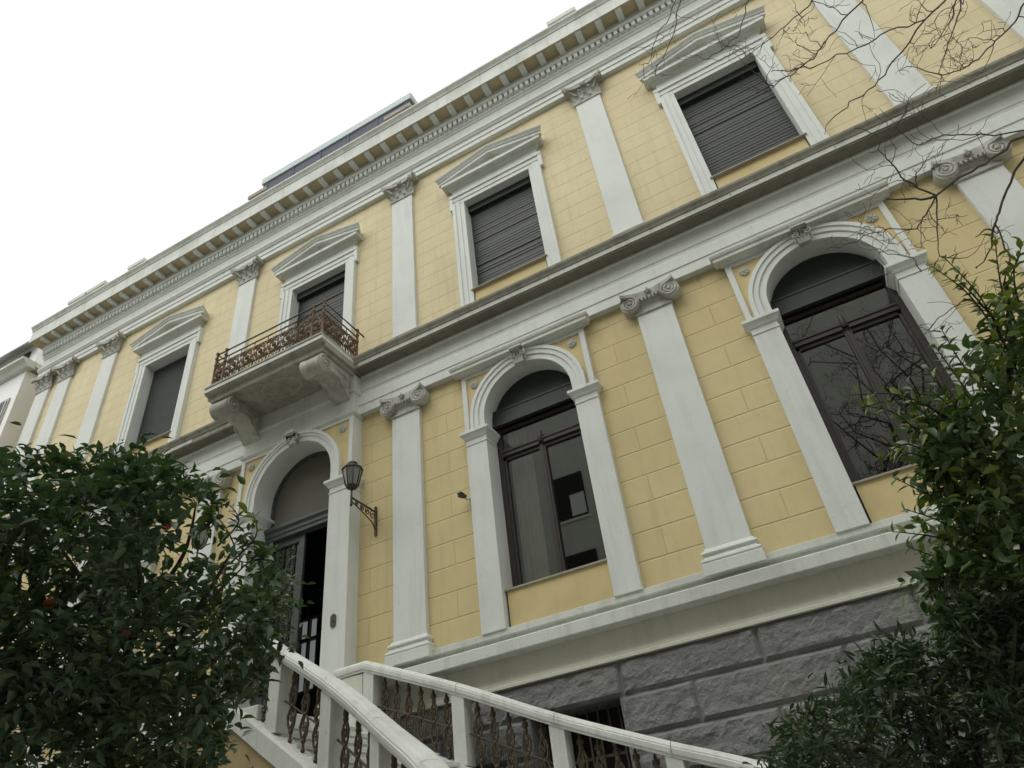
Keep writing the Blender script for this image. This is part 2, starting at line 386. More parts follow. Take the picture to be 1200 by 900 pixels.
# --- stone base
ROWS = [-1.03,-1.425,-1.86,-2.29,-2.72,-3.15,-3.58,-4.01,-4.44,GZ]
bw = [(1.72,2.88),(6.32,7.48)]
def blocks():
    m = MB(); rnd = random.Random(3)
    m.box(XL,1.72,-0.092,0.3,GZ,-1.03); m.box(2.88,6.32,-0.092,0.3,GZ,-1.03); m.box(7.48,XR,-0.092,0.3,GZ,-1.03)
    for a,b_ in bw: m.box(a,b_,-0.06,0.3,GZ,-2.72); m.box(a,b_,-0.06,0.3,-1.425,-1.03)
    for r in range(9):
        zt, zb = ROWS[r], ROWS[r+1]; fine = r < 4
        off = 1.31-1.632*9 + (0.816 if r % 2 else 0)
        x = off
        while x < XR:
            segs = [(max(x,XL), min(x+1.632,XR))]
            if 1 <= r <= 3:
                for a,b_ in bw:
                    ns = []
                    for s0,s1 in segs:
                        if s1 <= a or s0 >= b_: ns.append((s0,s1))
                        else:
                            if s0 < a: ns.append((s0,a))
                            if s1 > b_: ns.append((b_,s1))
                    segs = ns
            for s0,s1 in segs:
                if s1-s0 < 0.12: continue
                nx = max(3,int((s1-s0)/(0.045 if fine and s0 > -1 else 0.3))); nz = 11 if fine and s0 > -1 else 4
                g0 = 0.007; x0,x1,z0,z1 = s0+g0,s1-g0,zb+g0,zt-g0; mg = 0.040
                vs = []; fs = []
                for j in range(nz+1):
                    for i in range(nx+1):
                        xx = x0+(x1-x0)*i/nx; zz = z0+(z1-z0)*j/nz
                        e = min(xx-x0, x1-xx, zz-z0, z1-zz)
                        yy = -0.095 if e < 1e-6 else -0.128-0.020*mnoise.noise(Vector((xx*5,zz*7,r*3.1)))-0.013*mnoise.noise(Vector((xx*14,zz*16,r*1.7)))-rnd.uniform(0,0.006)
                        vs.append((xx,yy,zz))
                # pull the first inner ring outwards so that the margin is a narrow chamfer
                for j in range(nz+1):
                    for i in range(nx+1):
                        k = j*(nx+1)+i; X,Y,Z = vs[k]
                        if i in (1,nx-1) and nx > 2: X = x0+mg if i == 1 else x1-mg
                        if j in (1,nz-1): Z = z0+mg if j == 1 else z1-mg
                        vs[k] = (X,Y,Z)
                for j in range(nz):
                    for i in range(nx):
                        k = j*(nx+1)+i; fs.append((k,k+1,k+nx+2,k+nx+1))
                m.add(vs, fs, False)
            x += 1.632
    return m
blocks().build('rusticated_base', ROCK, BLD)
for a,b_ in bw:
    f = MB().box(a-0.001,b_+0.001,0.29,0.3,-2.72,-1.425).build('basement_window', BLACK, BLD)
    gr = MB()
    for k in range(8): gr.box(a+0.1+k*(b_-a-0.2)/7-0.011, a+0.1+k*(b_-a-0.2)/7+0.011, 0.1,0.122,-2.72,-1.425)
    for z in (-2.4,-1.95): gr.box(a,b_,0.122,0.134,z-0.015,z+0.015)
    gr.build('window_bars', IRON, f)

# --- base course, in two runs beside the door bay
def run(name, prof, mat, runs, bevel=0):
    m = MB()
    for a,b_ in runs: m.prism(prof,'x',a,b_)
    return m.build(name, mat, BLD, bevel)
RUNS = [(XL,-3.6),(-0.99,XR)]
run('base_ledge', [(0.02,-0.275),(-0.075,-0.275),(-0.075,-0.36),(-0.02,-0.365),(-0.02,-0.445),(-0.13,-0.46),(-0.27,-0.495),(-0.30,-0.51),(-0.30,-0.655),(-0.285,-0.665),(-0.13,-0.66),(0.02,-0.66)], MARBLE, RUNS, 0.004)
run('base_band', [(0.01,-0.661),(-0.095,-0.661),(-0.095,-0.93),(-0.12,-0.935),(-0.12,-0.96),(-0.135,-0.965),(-0.135,-0.985),(-0.165,-1.0),(-0.165,-1.035),(0.01,-1.035)], CREAM, RUNS)

# --- string course between the floors
SR = [(XL-0.05,-3.6),(-0.99,XR)]
run('string_architrave', [(0.02,4.215),(-0.115,4.215),(-0.115,4.40),(-0.13,4.405),(-0.13,4.60),(-0.10,4.615),(-0.09,4.66),(-0.06,4.69),(0.02,4.69)], WHITE, SR)
run('string_frieze', [(0.02,4.691),(-0.055,4.691),(-0.055,4.75),(-0.07,4.77),(-0.07,5.06),(-0.09,5.08),(-0.09,5.12),(0.02,5.12)], WHITE, SR)
CORN = [(0.02,5.121),(-0.12,5.121),(-0.15,5.15),(-0.32,5.14),(-0.32,5.235),(-0.345,5.24),(-0.36,5.27),(-0.40,5.31),(-0.41,5.345),(-0.40,5.36),(0.02,5.40)]
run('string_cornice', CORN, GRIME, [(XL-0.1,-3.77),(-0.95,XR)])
# lower fascia strip is kept paler: clean marble repair pieces on the cornice face
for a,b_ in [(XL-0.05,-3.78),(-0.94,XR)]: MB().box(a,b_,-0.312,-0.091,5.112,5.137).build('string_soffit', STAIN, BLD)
xx = XL; rnd = random.Random(5)
while xx < XR:
    L = rnd.uniform(1.3,2.3); a,b_ = xx+0.004, min(xx+L,XR)-0.004
    if not (a < -0.95 and b_ > -3.77) and b_-a > 0.3: MB().box(a,b_,-0.328-rnd.uniform(0,0.006),-0.31,5.142,5.232).build('fascia_block', MARBLE, BLD, 0.004)
    xx += L

# --- upper entablature
X0E, X1E = -12.5, 12.5
def run1(name, prof, mat, x0=X0E, x1=X1E): return MB().prism(prof,'x',x0,x1).build(name, mat, BLD)
run1('upper_architrave', [(0.02,10.288),(-0.10,10.288),(-0.10,10.42),(-0.12,10.425),(-0.12,10.555),(-0.15,10.57),(-0.165,10.60),(-0.19,10.63),(-0.19,10.68),(0.02,10.68)], WHITE)
run1('upper_frieze', [(0.02,10.681),(-0.10,10.681),(-0.10,11.05),(-0.12,11.06),(-0.14,11.10),(-0.17,11.12),(-0.17,11.17),(0.02,11.17)], WHITE)
den = MB(); den.box(X0E,X1E,-0.175,0.02,11.171,11.335)
x = X0E+0.02
while x < X1E-0.08:
    den.box(x,x+0.082,-0.245,-0.17,11.185,11.325); x += 0.1325
den.build('dentil_course', WHITE, BLD)
run1('bed_moulding', [(0.02,11.336),(-0.25,11.336),(-0.27,11.36),(-0.27,11.40),(-0.25,11.41),(-0.25,11.575),(0.02,11.575)], WHITE)
cor = MB()
cor.box(X0E-0.25,X1E+0.25,-0.55,0.02,11.576,11.60)
cor.build('cornice_soffit', SOFFIT, BLD)
run1('cornice_corona', [(-0.50,11.60),(-0.551,11.60),(-0.551,11.55),(-0.565,11.55),(-0.565,11.955),(-0.585,11.965),(-0.59,11.99),(-0.615,12.03),(-0.65,12.07),(-0.655,12.10),(-0.655,12.115),(-0.60,12.13),(0.3,12.16),(0.3,11.60)], STREAKED, X0E-0.25, X1E+0.25)
mo = MB(); mo.prism([(-0.249,11.495),(-0.48,11.495),(-0.51,11.505),(-0.515,11.545),(-0.54,11.55),(-0.54,11.574),(-0.249,11.574)],'x',-0.07,0.07)
mme = mo.mesh('modillion', WHITE, 0.004)
x = 2.56-0.4625*32
while x < X1E:
    if x > X0E-0.1: link('modillion', mme, BLD, (x,0,0))
    x += 0.4625
for i,(a,b_) in enumerate([(-11.8,-11.03),(-11.0,-10.2),(-9.27,-8.6),(-4.71,-4.05),(-0.26,0.52),(4.26,4.98),(8.8,9.6)]):
    m = MB(); cx = (a+b_)/2; hw = (b_-a)/2-0.05
    m.mould3(cx,hw,0.36,[(0,12.12),(0,12.70),(0.04,12.72),(0.05,12.84),(0.0,12.87)],0.2)
    m.build('parapet_block', BROWNST if i in (3,4) else MARBLE, BLD, 0.005)
# rooftop glazed penthouse
rt_ = MB(); rt_.box(-4.65,0.35,-0.09,2.4,13.68,13.93); rp = rt_.build('rooftop_pavilion', ROOFM, BLD, 0.01)
gp = MB(); gp.box(-4.6,0.3,-0.055,2.2,12.1,13.675); gp.build('glazing', ROOFG, rp)
for k in range(6):
    MB().box(-4.46+k*0.93,-4.42+k*0.93,-0.068,-0.056,12.1,13.675).build('post', ROOFG, rp)

# --- pilasters
def spiral(cx, y, cz, r, turns, sgn, n=44):
    return [(cx+sgn*r*(1-0.82*i/n)*math.sin(2*math.pi*turns*i/n), y, cz+r*(1-0.82*i/n)*math.cos(2*math.pi*turns*i/n)) for i in range(n+1)]
def ionic():
    m = MB()
    m.mould3(0,0.275,0.085,[(0.0,3.83),(0.02,3.835),(0.024,3.85),(0.02,3.868),(0.0,3.872),(0.0,3.98),(0.02,4.0),(0.05,4.05),(0.06,4.10),(0.05,4.14)],0.03)
    for s in (-1,1):
        cx = s*0.325
        disc = [(cx+0.15*math.cos(a*math.pi/14),4.045+0.15*math.sin(a*math.pi/14)) for a in range(28)]
        m.prism(disc,'y',0.03,-0.175)
        m.tube(spiral(cx,-0.178,4.045,0.135,2.3,-s),[0.026-0.012*i/44 for i in range(45)],6)
        m.ball((cx,-0.178,4.045),0.026)
        m.prism([(cx-0.1,4.10),(cx+0.1,4.10),(cx+s*0.13,4.17),(cx-0.1,4.17)],'y',0.03,-0.19)
    for k in range(7):
        x_ = -0.18+0.06*k; m.ball((x_,-0.155,4.055),0.027,1,1,1.25,8,5)
    # sagging channel between the volutes and the concave abacus
    n = 14
    for i in range(n):
        t0,t1 = -1+2*i/n,-1+2*(i+1)/n
        for (zb,zt,yc,ye) in ((4.10,4.16,-0.165,-0.185),(4.165,4.225,-0.16,-0.265)):
            sag = lambda t: -0.018*(1-t*t)
            yy = lambda t: yc+(ye-yc)*t*t*abs(t)**0.5
            hx = 0.33 if zt < 4.165 else 0.43
            m.add([(hx*t0,yy(t0),zb+sag(t0)),(hx*t1,yy(t1),zb+sag(t1)),(hx*t1,yy(t1),zt+sag(t1)*0.5),(hx*t0,yy(t0),zt+sag(t0)*0.5),
                   (hx*t0,0.03,zb+sag(t0)),(hx*t1,0.03,zb+sag(t1)),(hx*t1,0.03,zt+sag(t1)*0.5),(hx*t0,0.03,zt+sag(t0)*0.5)],
                  [(0,1,2,3),(4,7,6,5),(0,4,5,1),(3,2,6,7),(0,3,7,4),(1,5,6,2)])
    for dx,dz,r in ((0,0,0.032),(-0.035,-0.01,0.024),(0.035,-0.01,0.024),(0,0.035,0.022),(0,-0.035,0.022)): m.ball((dx,-0.195,4.17+dz),r)
    return m
def acanthus(m, x, z0, h, w, y0, out, lean=0):
    n = 6; rows = []
    for i in range(n+1):
        t = i/n; ww = w*(1-0.55*t*t)*(0.9+0.12*math.cos(t*18)); yy = y0-out*(t**2.2)
        zz = z0+h*(t if t < 0.85 else 0.85-(t-0.85)*0.6); xx = x+lean*t*t
        rows.append([(xx-ww,yy+0.012,zz),(xx-ww*0.45,yy-0.012,zz+0.004),(xx,yy-0.004,zz),(xx+ww*0.45,yy-0.012,zz+0.004),(xx+ww,yy+0.012,zz),(xx,yy+0.045,zz)])
    vs = [p for r in rows for p in r]; fs = []
    for i in range(n):
        for j in range(6): fs.append((6*i+j,6*i+(j+1)%6,6*i+6+(j+1)%6,6*i+6+j))
    fs += [(5,4,3,2,1,0),tuple(6*n+j for j in range(6))]
    m.add(vs, fs, False)
def corinthian():
    m = MB()
    m.mould3(0,0.262,0.07,[(0.0,9.767),(0.022,9.772),(0.026,9.79),(0.02,9.808),(0.0,9.812),(0.0,10.0),(0.02,10.12),(0.05,10.20)],0.03)
    for k in range(3): acanthus(m,-0.18+0.18*k,9.81,0.20,0.085,-0.085,0.075)
    for s in (-1,1): acanthus(m,s*0.265,9.81,0.22,0.06,-0.06,0.07,s*0.06)
    for k in range(2): acanthus(m,-0.09+0.18*k,9.90,0.23,0.075,-0.09,0.085)
    for s in (-1,1):
        acanthus(m,s*0.25,9.92,0.22,0.06,-0.085,0.08,s*0.05)
        m.tube([(s*(0.20+0.17*(i/8)**1.3),-0.11-0.11*i/8,10.0+0.17*math.sin(i/8*1.5)) for i in range(9)],0.022,6)
        m.ball((s*0.36,-0.225,10.155),0.048,1,0.8,1)
        m.tube(spiral(s*0.09,-0.135,10.135,0.045,1.2,s,14),0.013,5)
        m.tube(spiral(s*0.34,-0.26,10.155,0.055,1.5,-s,20),0.014,5)
    n = 12
    for i in range(n):
        t0,t1 = -1+2*i/n,-1+2*(i+1)/n
        yy = lambda t: -0.165-0.11*abs(t)**2.3
        zb,zt = 10.205,10.287
        m.add([(0.425*t0,yy(t0),zb),(0.425*t1,yy(t1),zb),(0.435*t1,yy(t1)-0.012,zt),(0.435*t0,yy(t0)-0.012,zt),(0.425*t0,0.03,zb),(0.425*t1,0.03,zb),(0.435*t1,0.03,zt),(0.435*t0,0.03,zt)],
              [(0,1,2,3),(4,7,6,5),(0,4,5,1),(3,2,6,7),(0,3,7,4),(1,5,6,2)])
    m.ball((0,-0.185,10.24),0.045,1,0.7,1)
    for k in range(5):
        a = k*1.2566; m.ball((0.04*math.cos(a),-0.19,10.24+0.04*math.sin(a)),0.022,1,0.7,1,8,5)
    return m
ion_me = ionic().mesh('capital', CARVED); cor_me = corinthian().mesh('capital', CARVED)
gsh = MB(); gsh.box(-0.28,0.28,-0.08,0.03,-0.03,3.832); gsh_me = gsh.mesh('pilaster', WHITE, 0.006)
gb_ = MB(); gb_.mould3(0,0.28,0.08,[(0.085,-0.37),(0.085,-0.235),(0.075,-0.225),(0.085,-0.205),(0.08,-0.18),(0.06,-0.168),(0.045,-0.16),(0.035,-0.125),(0.05,-0.12),(0.06,-0.10),(0.052,-0.075),(0.03,-0.065),(0.02,-0.04),(0.003,-0.028)],0.03)
gb_me = gb_.mesh('pilaster_base', WHITE)
ush = MB(); ush.box(-0.268,0.268,-0.07,0.03,5.755,9.77); ush_me = ush.mesh('pilaster', WHITE, 0.006)
ub_ = MB(); ub_.mould3(0,0.268,0.07,[(0.05,5.39),(0.05,5.60),(0.045,5.61),(0.05,5.63),(0.045,5.66),(0.025,5.67),(0.02,5.70),(0.032,5.71),(0.03,5.735),(0.012,5.745),(0.002,5.757)],0.03)
ub_me = ub_.mesh('pilaster_base', WHITE)
for px in PX:
    if not (DX-1.4 < px < DX+1.4):
        o = link('ground_pilaster', gsh_me, BLD, (px,0,0)); link('capital', ion_me, o); link('pilaster_base', gb_me, o)
    o = link('upper_pilaster', ush_me, BLD, (px,0,0)); link('capital', cor_me, o); link('pilaster_base', ub_me, o)

# --- upper windows
def upper_window(c, kind):
    zb = 5.38
    m = MB()
    for s in (-1,1):
        a,b_ = sorted((c+s*UO, c+s*1.02)); m.box(a,b_,-0.055,0.24,zb,8.63)
        a,b_ = sorted((c+s*0.95, c+s*1.025)); m.box(a,b_,-0.095,0.02,zb,8.66)
        a,b_ = sorted((c+s*0.85, c+s*0.955)); m.box(a,b_,-0.072,0.02,zb,8.72)
        a,b_ = sorted((c+s*1.0, c+s*1.085)); m.box(a,b_,-0.088,0.02,8.50,8.955)      # ear
    m.box(c-1.02,c+1.02,-0.055,0.24,8.631,8.96)
    m.box(c-1.0,c+1.0,-0.072,0.02,8.74,8.958); m.box(c-1.083,c+1.083,-0.098,0.02,8.86,8.957)
    w = m.build('pedimented_window', WHITE, BLD, 0.004)
    # frieze and pediment
    q = MB(); q.mould3(c,1.0,0.07,[(0,8.961),(0,9.12),(0.02,9.13),(0.04,9.15),(0.055,9.16),(0.06,9.175)],0.02)
    q.build('window_frieze', WHITE, w)
    p = MB()
    p.mould3(c,1.0,0.07,[(0.06,9.176),(0.17,9.172),(0.17,9.255),(0.185,9.27)],0.02)     # corona
    # tympanum
    p.prism([(c-1.1,9.271),(c+1.1,9.271),(c,9.56)],'y',0.02,-0.11)
    # raking cornice, both slopes
    for s in (-1,1):
        def rk(z,y): return z,y
        secs = [(-0.11,9.272,9.272),( -0.21,9.272,9.275)]
        L = 1.24
        e = lambda zz: zz
        # section (y, z offset above raking line)
        sec = [(0.02,0.0),(-0.235,0.0),(-0.235,0.07),(-0.255,0.085),(-0.265,0.11),(-0.30,0.155),(-0.305,0.185),(0.02,0.20)]
        x_e, x_a = c+s*L, c; z_e, z_a = 9.262, 9.552
        k = len(sec); vs = []
        for (xx,zz) in ((x_e,z_e),(x_a,z_a)):
            for y_,dz in sec:
                vs.append((xx+(s*(abs(y_)-0.24)*0.6 if xx == x_e else 0), y_, zz+dz))
        fs = [(j,(j+1)%k,k+(j+1)%k,k+j) for j in range(k)]+[tuple(range(k-1,-1,-1)),tuple(k+j for j in range(k))]
        p.add(vs, fs)
    p.build('pediment', MARBLE, w, 0.003)
    if kind != 'door':
        MB().box(c-0.79,c+0.79,-0.085,0.24,6.014,6.04).build('sill', BROWNST, w, 0.004)
        MB().box(c-0.735,c+0.735,-0.02,0.2,5.37,6.013).build('apron', YPLAIN, w)
        MB().box(c-UO+0.002,c-0.736,0.01,0.2,5.37,5.999).box(c+0.736,c+UO-0.002,0.01,0.2,5.37,5.999).build('apron_gap', BROWN, w)
        z0 = 6.041
    else: z0 = 5.40
    sh = MB(); r_ = random.Random(int(c*100)+9)
    if kind == 'grey':
        z = z0
        while z < 8.60:
            sh.prism([(0.20,z),(0.215,z+0.045),(0.24,z+0.045),(0.24,z)],'x',c-UO+0.02,c+UO-0.02); z += 0.047
        sh.build('roller_shutter', SHUTG, w)
    else:
        z = z0; i = 0
        while z < 8.60:
            h = 0.075 if kind != 'door' else 0.095
            t = r_.uniform(0.0,0.006) if r_.random() < 0.86 else r_.uniform(0.010,0.022)
            z1 = min(z+h,8.627)
            sh.prism([(0.184+t,z+0.003),(0.188+t,z),(0.191+t*0.6,z1),(0.25,z1),(0.25,z)],'x',c-UO+0.002,c+UO-0.002); z += h
        sh.build('slatted_shutter', SHUT, w)
        MB().box(c-UO+0.003,c+UO-0.003,0.11,0.24,8.44,8.628).build('shutter_box', SHUT, w)
    return w
for c,k in zip(WX, ('grey','door','slat','slat')): upper_window(c,k)

# --- arched openings
def arc(c, zc, r, a0, a1, n=28): return [(c+r*math.cos(a0+(a1-a0)*i/n), zc+r*math.sin(a0+(a1-a0)*i/n)) for i in range(n+1)]
def ring(m, c, zc, r0, r1, y0, y1, zdrop):
    # half ring with straight legs down to zdrop
    n = 30
    prof = [(c+r1,zdrop)]+arc(c,zc,r1,0,math.pi,n)+[(c-r1,zdrop),(c-r0,zdrop)]+arc(c,zc,r0,math.pi,0,n)+[(c+r0,zdrop)]
    k = n+3
    vs = [(x_,y0,z_) for x_,z_ in prof]+[(x_,y1,z_) for x_,z_ in prof]; N = len(prof); fs = []
    for i in range(N): fs.append((i,(i+1)%N,N+(i+1)%N,N+i))
    for i in range(k-1):
        fs.append((i,i+1,N-2-i,N-1-i)); fs.append((N+i+1,N+i,N+N-1-i,N+N-2-i))
    m.add(vs, fs)
def spandrel(c, zc, r, hw, ztop, zbot, y0, y1):
    m = MB()
    for s in (-1,1):
        a = arc(0,zc,r,0,math.pi/2,16)
        pts = [(0,ztop),(hw,ztop),(hw,zbot),(r,zbot)]+a
        m.prism([(c+s*x_,z_) for x_,z_ in pts],'y',y0,y1)
    return m
def rosette(m, x, y, z, r=0.075):
    m.ball((x,y,z),r*0.42,1,0.7,1)
    for k in range(6):
        a = k*math.pi/3; m.ball((x+r*0.62*math.cos(a),y+0.006,z+r*0.62*math.sin(a)),r*0.36,1,0.6,1,8,5)
    m.prism([(x+r*math.cos(k*math.pi/10),z+r*math.sin(k*math.pi/10)) for k in range(20)],'y',y+0.03,y+0.003)
def keystone(m, c, z0, z1, y):
    m.prism([(y+0.02,z0),(y-0.05,z0+0.02),(y-0.07,z0+0.1),(y-0.045,z0+0.2),(y-0.12,z0+0.28),(y-0.13,z1-0.03),(y-0.08,z1),(y+0.06,z1)],'x',c-0.085,c+0.085)
    m.box(c-0.11,c+0.11,y-0.15,y+0.06,z1-0.001,z1+0.035)
    for s in (-1,1):
        m.tube(spiral(c+s*0.088,y-0.07,z1-0.09,0.055,1.3,1,14),0.018,5); m.tube(spiral(c+s*0.088,y-0.03,z0+0.09,0.04,1.3,1,14),0.015,5)
    for k in (-1,0,1): m.tube([(c+k*0.05,y-0.075,z0+0.1),(c+k*0.05,y-0.055,z0+0.2),(c+k*0.05,y-0.128,z0+0.3)],0.014,5)
IMP = lambda z: [(0.0,z),(0.012,z+0.004),(0.012,z+0.02),(0.0,z+0.024),(0.0,z+0.10),(0.02,z+0.12),(0.035,z+0.15),(0.06,z+0.185),(0.075,z+0.20),(0.075,z+0.245),(0.05,z+0.26)]
def arched_surround(name, c, ai, ao, zbot, zimp, zc, ztop, d, mat, rout, hood):
    m = MB()
    for s in (-1,1):
        a,b_ = sorted((c+s*ai, c+s*ao)); m.box(a,b_,-d,0.30,zbot,zimp+0.001)
        m.mould3((a+b_)/2,(ao-ai)/2,d,IMP(zimp),0.29)
        a,b_ = sorted((c+s*(ao-0.085), c+s*ao)); m.box(a,b_,-d+0.002,0.02,zimp+0.26,ztop)
    m.box(c-ao+0.084,c+ao-0.084,-d+0.003,0.02,ztop-0.05,ztop)
    ring(m,c,zc,ai,rout-0.075,-d-0.004,0.30,zimp+0.255)
    ring(m,c,zc,ai+0.10,rout,-d-0.026,0.0,zimp+0.255)
    ring(m,c,zc,rout-0.05,rout+0.012,-d-0.045,0.0,zimp+0.255)
    w = m.build(name, mat, BLD, 0.003)
    spandrel(c,zc,rout-0.02,ao-0.08,ztop-0.045,zimp+0.2,-d+0.03,0.02).build('spandrel', YPLAIN, w)
    # white field between the yellow triangles and the piers
    k = MB(); keystone(k,c,zc+ai-0.07,ztop+0.02,-d-0.05); k.build('keystone', CARVED, w)
    for s in (-1,1):
        r = MB(); rosette(r,c+s*(ao-0.235),-d+0.004,ztop-0.20); r.build('rosette', CARVED, w)
    if hood:
        h = MB(); h.mould3(c,ao-0.01,d-0.01,[(0.0,ztop-0.001),(0.0,ztop+0.02),(0.03,ztop+0.03),(0.06,ztop+0.055),(0.13,ztop+0.06),(0.13,ztop+0.115),(0.15,ztop+0.13),(0.165,ztop+0.17),(0.10,ztop+0.185)],-0.05)
        h.build('hood_moulding', MARBLE, w)
    return w
def lunette(c, zc, r, z0, y0, y1):
    return MB().prism([(c-r,z0)]+[(c+r,z0)]+arc(c,zc,r,0,math.pi,24),'y',y0,y1)
for i,c in enumerate(AW):
    w = arched_surround('arched_window', c, AI, AO, -0.28, 2.675, 3.10, 4.05, 0.10, WHITE, 1.0, True)
    MB().box(c-0.785,c+0.785,-0.03,0.28,0.232,0.262).build('sill', BROWNST, w, 0.004)
    MB().box(c-0.74,c+0.74,0.0,0.2,-0.28,0.231).build('apron', YPLAIN, w)
    MB().box(c-AI+0.002,c-0.741,0.03,0.2,-0.28,0.214).box(c+0.741,c+AI-0.002,0.03,0.2,-0.28,0.214).build('apron_gap', BROWN, w)
    # shutter housing filling the lunette, then transom light and two casements
    lb = lunette(c,3.10,AI-0.004,3.22,0.24,0.34); lb.build('shutter_housing', SHUT, w)
    s = MB(); s.box(c-AI+0.002,c+AI-0.002,0.17,0.235,3.06,3.30); s.box(c-AI+0.002,c+AI-0.002,0.16,0.235,3.30,3.335); s.box(c-AI+0.002,c+AI-0.002,0.15,0.235,3.03,3.065)
    s.build('shutter_pelmet', SHUT, w)
    f = MB()
    for sx in (-1,1):
        a,b_ = sorted((c+sx*AI*0.998, c+sx*(AI-0.085))); f.box(a,b_,0.25,0.33,0.262,3.22)
        a,b_ = sorted((c+sx*(AI-0.085), c+sx*(AI-0.13))); f.box(a,b_,0.265,0.33,0.262,2.48)
    f.box(c-AI+0.085,c+AI-0.085,0.23,0.33,2.48,2.60); f.box(c-AI+0.085,c+AI-0.085,0.215,0.25,2.55,2.585)
    f.box(c-0.052,c+0.052,0.25,0.33,0.262,2.50); f.box(c-0.02,c+0.02,0.238,0.25,0.262,2.50)
    f.tube([(c,0.235,2.50),(c,0.225,2.70)],[0.05,0.035],8)
    f.box(c-AI+0.085,c+AI-0.085,0.262,0.33,0.262,0.35); f.box(c-AI+0.085,c+AI-0.085,0.265,0.33,2.42,2.48); f.box(c-AI+0.085,c+AI-0.085,0.262,0.33,2.96,3.02)
    f.build('casement_frame', BROWN, w, 0.004)
    for sx in (-1,1):
        a,b_ = sorted((c+sx*0.052, c+sx*(AI-0.13)))
        MB().add([(a,0.30,0.35),(b_,0.30+0.006*sx,0.35),(b_,0.30+0.006*sx,2.42),(a,0.30,2.42)],[(0,1,2,3)]).build('pane', GLASS, w)
    MB().add([(c-AI+0.085,0.30,2.60),(c+AI-0.085,0.30,2.60),(c+AI-0.085,0.30,2.96),(c-AI+0.085,0.30,2.96)],[(0,1,2,3)]).build('pane', GLASS, w)
    for sx in ((-1,) if i == 1 else ()):
        cu = MB(); xx0 = c+sx*0.47; n = 16; vs = []; fs = []
        for k in range(n+1):
            xx = xx0-0.2+0.4*k/n; yy = 0.5+0.03*math.sin(k*1.9)
            vs += [(xx,yy,0.2),(xx,yy,3.0)]
        for k in range(n): fs.append((2*k,2*k+2,2*k+3,2*k+1))
        cu.add(vs, fs, True); cu.build('curtain', CURTP if (i == 1 and sx < 0) else CURT, w)

# --- entrance
d = arched_surround('doorway', DX, 0.86, 1.305, -1.15, 2.665, 3.17, 4.135, 0.27, WHITE, 1.06, False)
# dado panels below the arch springing, plain; entablature of the door bay carrying the balcony
e = MB()
e.mould3(DX,1.30,0.26,[(0.0,4.136),(0.012,4.14),(0.03,4.165),(0.045,4.18),(0.045,4.205),(0.0,4.215),(0.0,4.64),(0.02,4.65),(0.035,4.68),(0.035,4.71),(0.0,4.72),(0.0,5.06)],0.02)
e.build('door_entablature', MARBLE, d)
lunette(DX,3.17,0.857,2.62,0.20,0.26).build('lunette_panel', LUN, d)
lr = MB(); ring(lr,DX,3.17,0.80,0.858,0.165,0.2,2.66); lr.build('lunette_frame', DOORG, d)
t = MB(); t.prism([(0.0+0.10,2.44),(0.10,2.50),(0.08,2.52),(0.08,2.58),(0.04,2.62),(0.04,2.68),(0.10,2.70),(0.26,2.70),(0.26,2.44)],'x',DX-0.857,DX+0.857); t.build('transom', DOORG, d, 0.004)
def leaf(x0, x1, name, y=0.18):
    m = MB()
    m.box(x0,x0+0.12,y,y+0.06,-1.14,2.435); m.box(x1-0.12,x1,y,y+0.06,-1.14,2.435)
    m.box(x0+0.12,x1-0.12,y,y+0.06,2.30,2.435); m.box(x0+0.12,x1-0.12,y,y+0.06,-1.14,-0.15); m.box(x0+0.12,x1-0.12,y,y+0.06,0.05,0.17)
    m.box(x0+0.17,x1-0.17,y-0.015,y,-0.98,-0.32)
    o = m.build(name, DOORG, d, 0.006)
    g_ = MB(); a,b_ = x0+0.12,x1-0.12; zc = 1.23
    for k in range(1,5):
        xx = a+(b_-a)*k/5; g_.box(xx-0.008,xx+0.008,y+0.02,y+0.036,0.17,2.30)
    for k in range(11):
        z = 0.3+0.19*k
        for s in (-1,1):
            g_.tube(spiral((a+b_)/2+s*0.11,y+0.02,z,0.085,1.4,s,16),0.009,4)
    g_.build('grille', DARKIRON, o)
    MB().add([(a,y+0.05,0.17),(b_,y+0.05,0.17),(b_,y+0.05,2.30),(a,y+0.05,2.30)],[(0,1,2,3)]).build('pane', GLASS, o)
    return o
leaf(DX-0.855, DX-0.02, 'door_leaf')
# right leaf stands open into the hall
op = MB(); op.box(DX+0.79,DX+0.85,0.25,1.05,-1.14,2.435); op.build('door_leaf', DOORG, d, 0.006)
GLOWP = plainmat('glowing_pale_pane', (0.5,0.52,0.5), 0.8)
GLOWP.node_tree.nodes['Principled BSDF'].inputs['Emission Color'].default_value = (0.8,0.9,0.9,1); GLOWP.node_tree.nodes['Principled BSDF'].inputs['Emission Strength'].default_value = 0.07  # faint emission added to panes and board in place of daylight in the hall
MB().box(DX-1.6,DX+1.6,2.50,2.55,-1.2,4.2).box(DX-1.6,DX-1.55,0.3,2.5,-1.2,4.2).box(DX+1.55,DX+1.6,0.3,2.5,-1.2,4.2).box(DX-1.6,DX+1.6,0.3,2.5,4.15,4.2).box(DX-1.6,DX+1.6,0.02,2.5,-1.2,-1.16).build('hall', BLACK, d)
gi = MB()
for x_ in (-3.46,-3.245,-3.03): gi.box(x_-0.02,x_+0.02,1.46,1.52,-1.15,2.0)
for z in (0.2,1.11,1.5,1.98): gi.box(-3.6,-2.9,1.455,1.525,z-0.025,z+0.025)
gi.build('inner_door', BROWN, d)
MB().box(-3.43,-3.05,1.53,1.54,0.225,1.085).box(-3.44,-3.265,1.53,1.54,1.135,1.475).box(-3.225,-3.05,1.53,1.54,1.135,1.475).build('glowing_pane', GLOWP, d)
# the hall holds no lamp; only the panes and board above glow

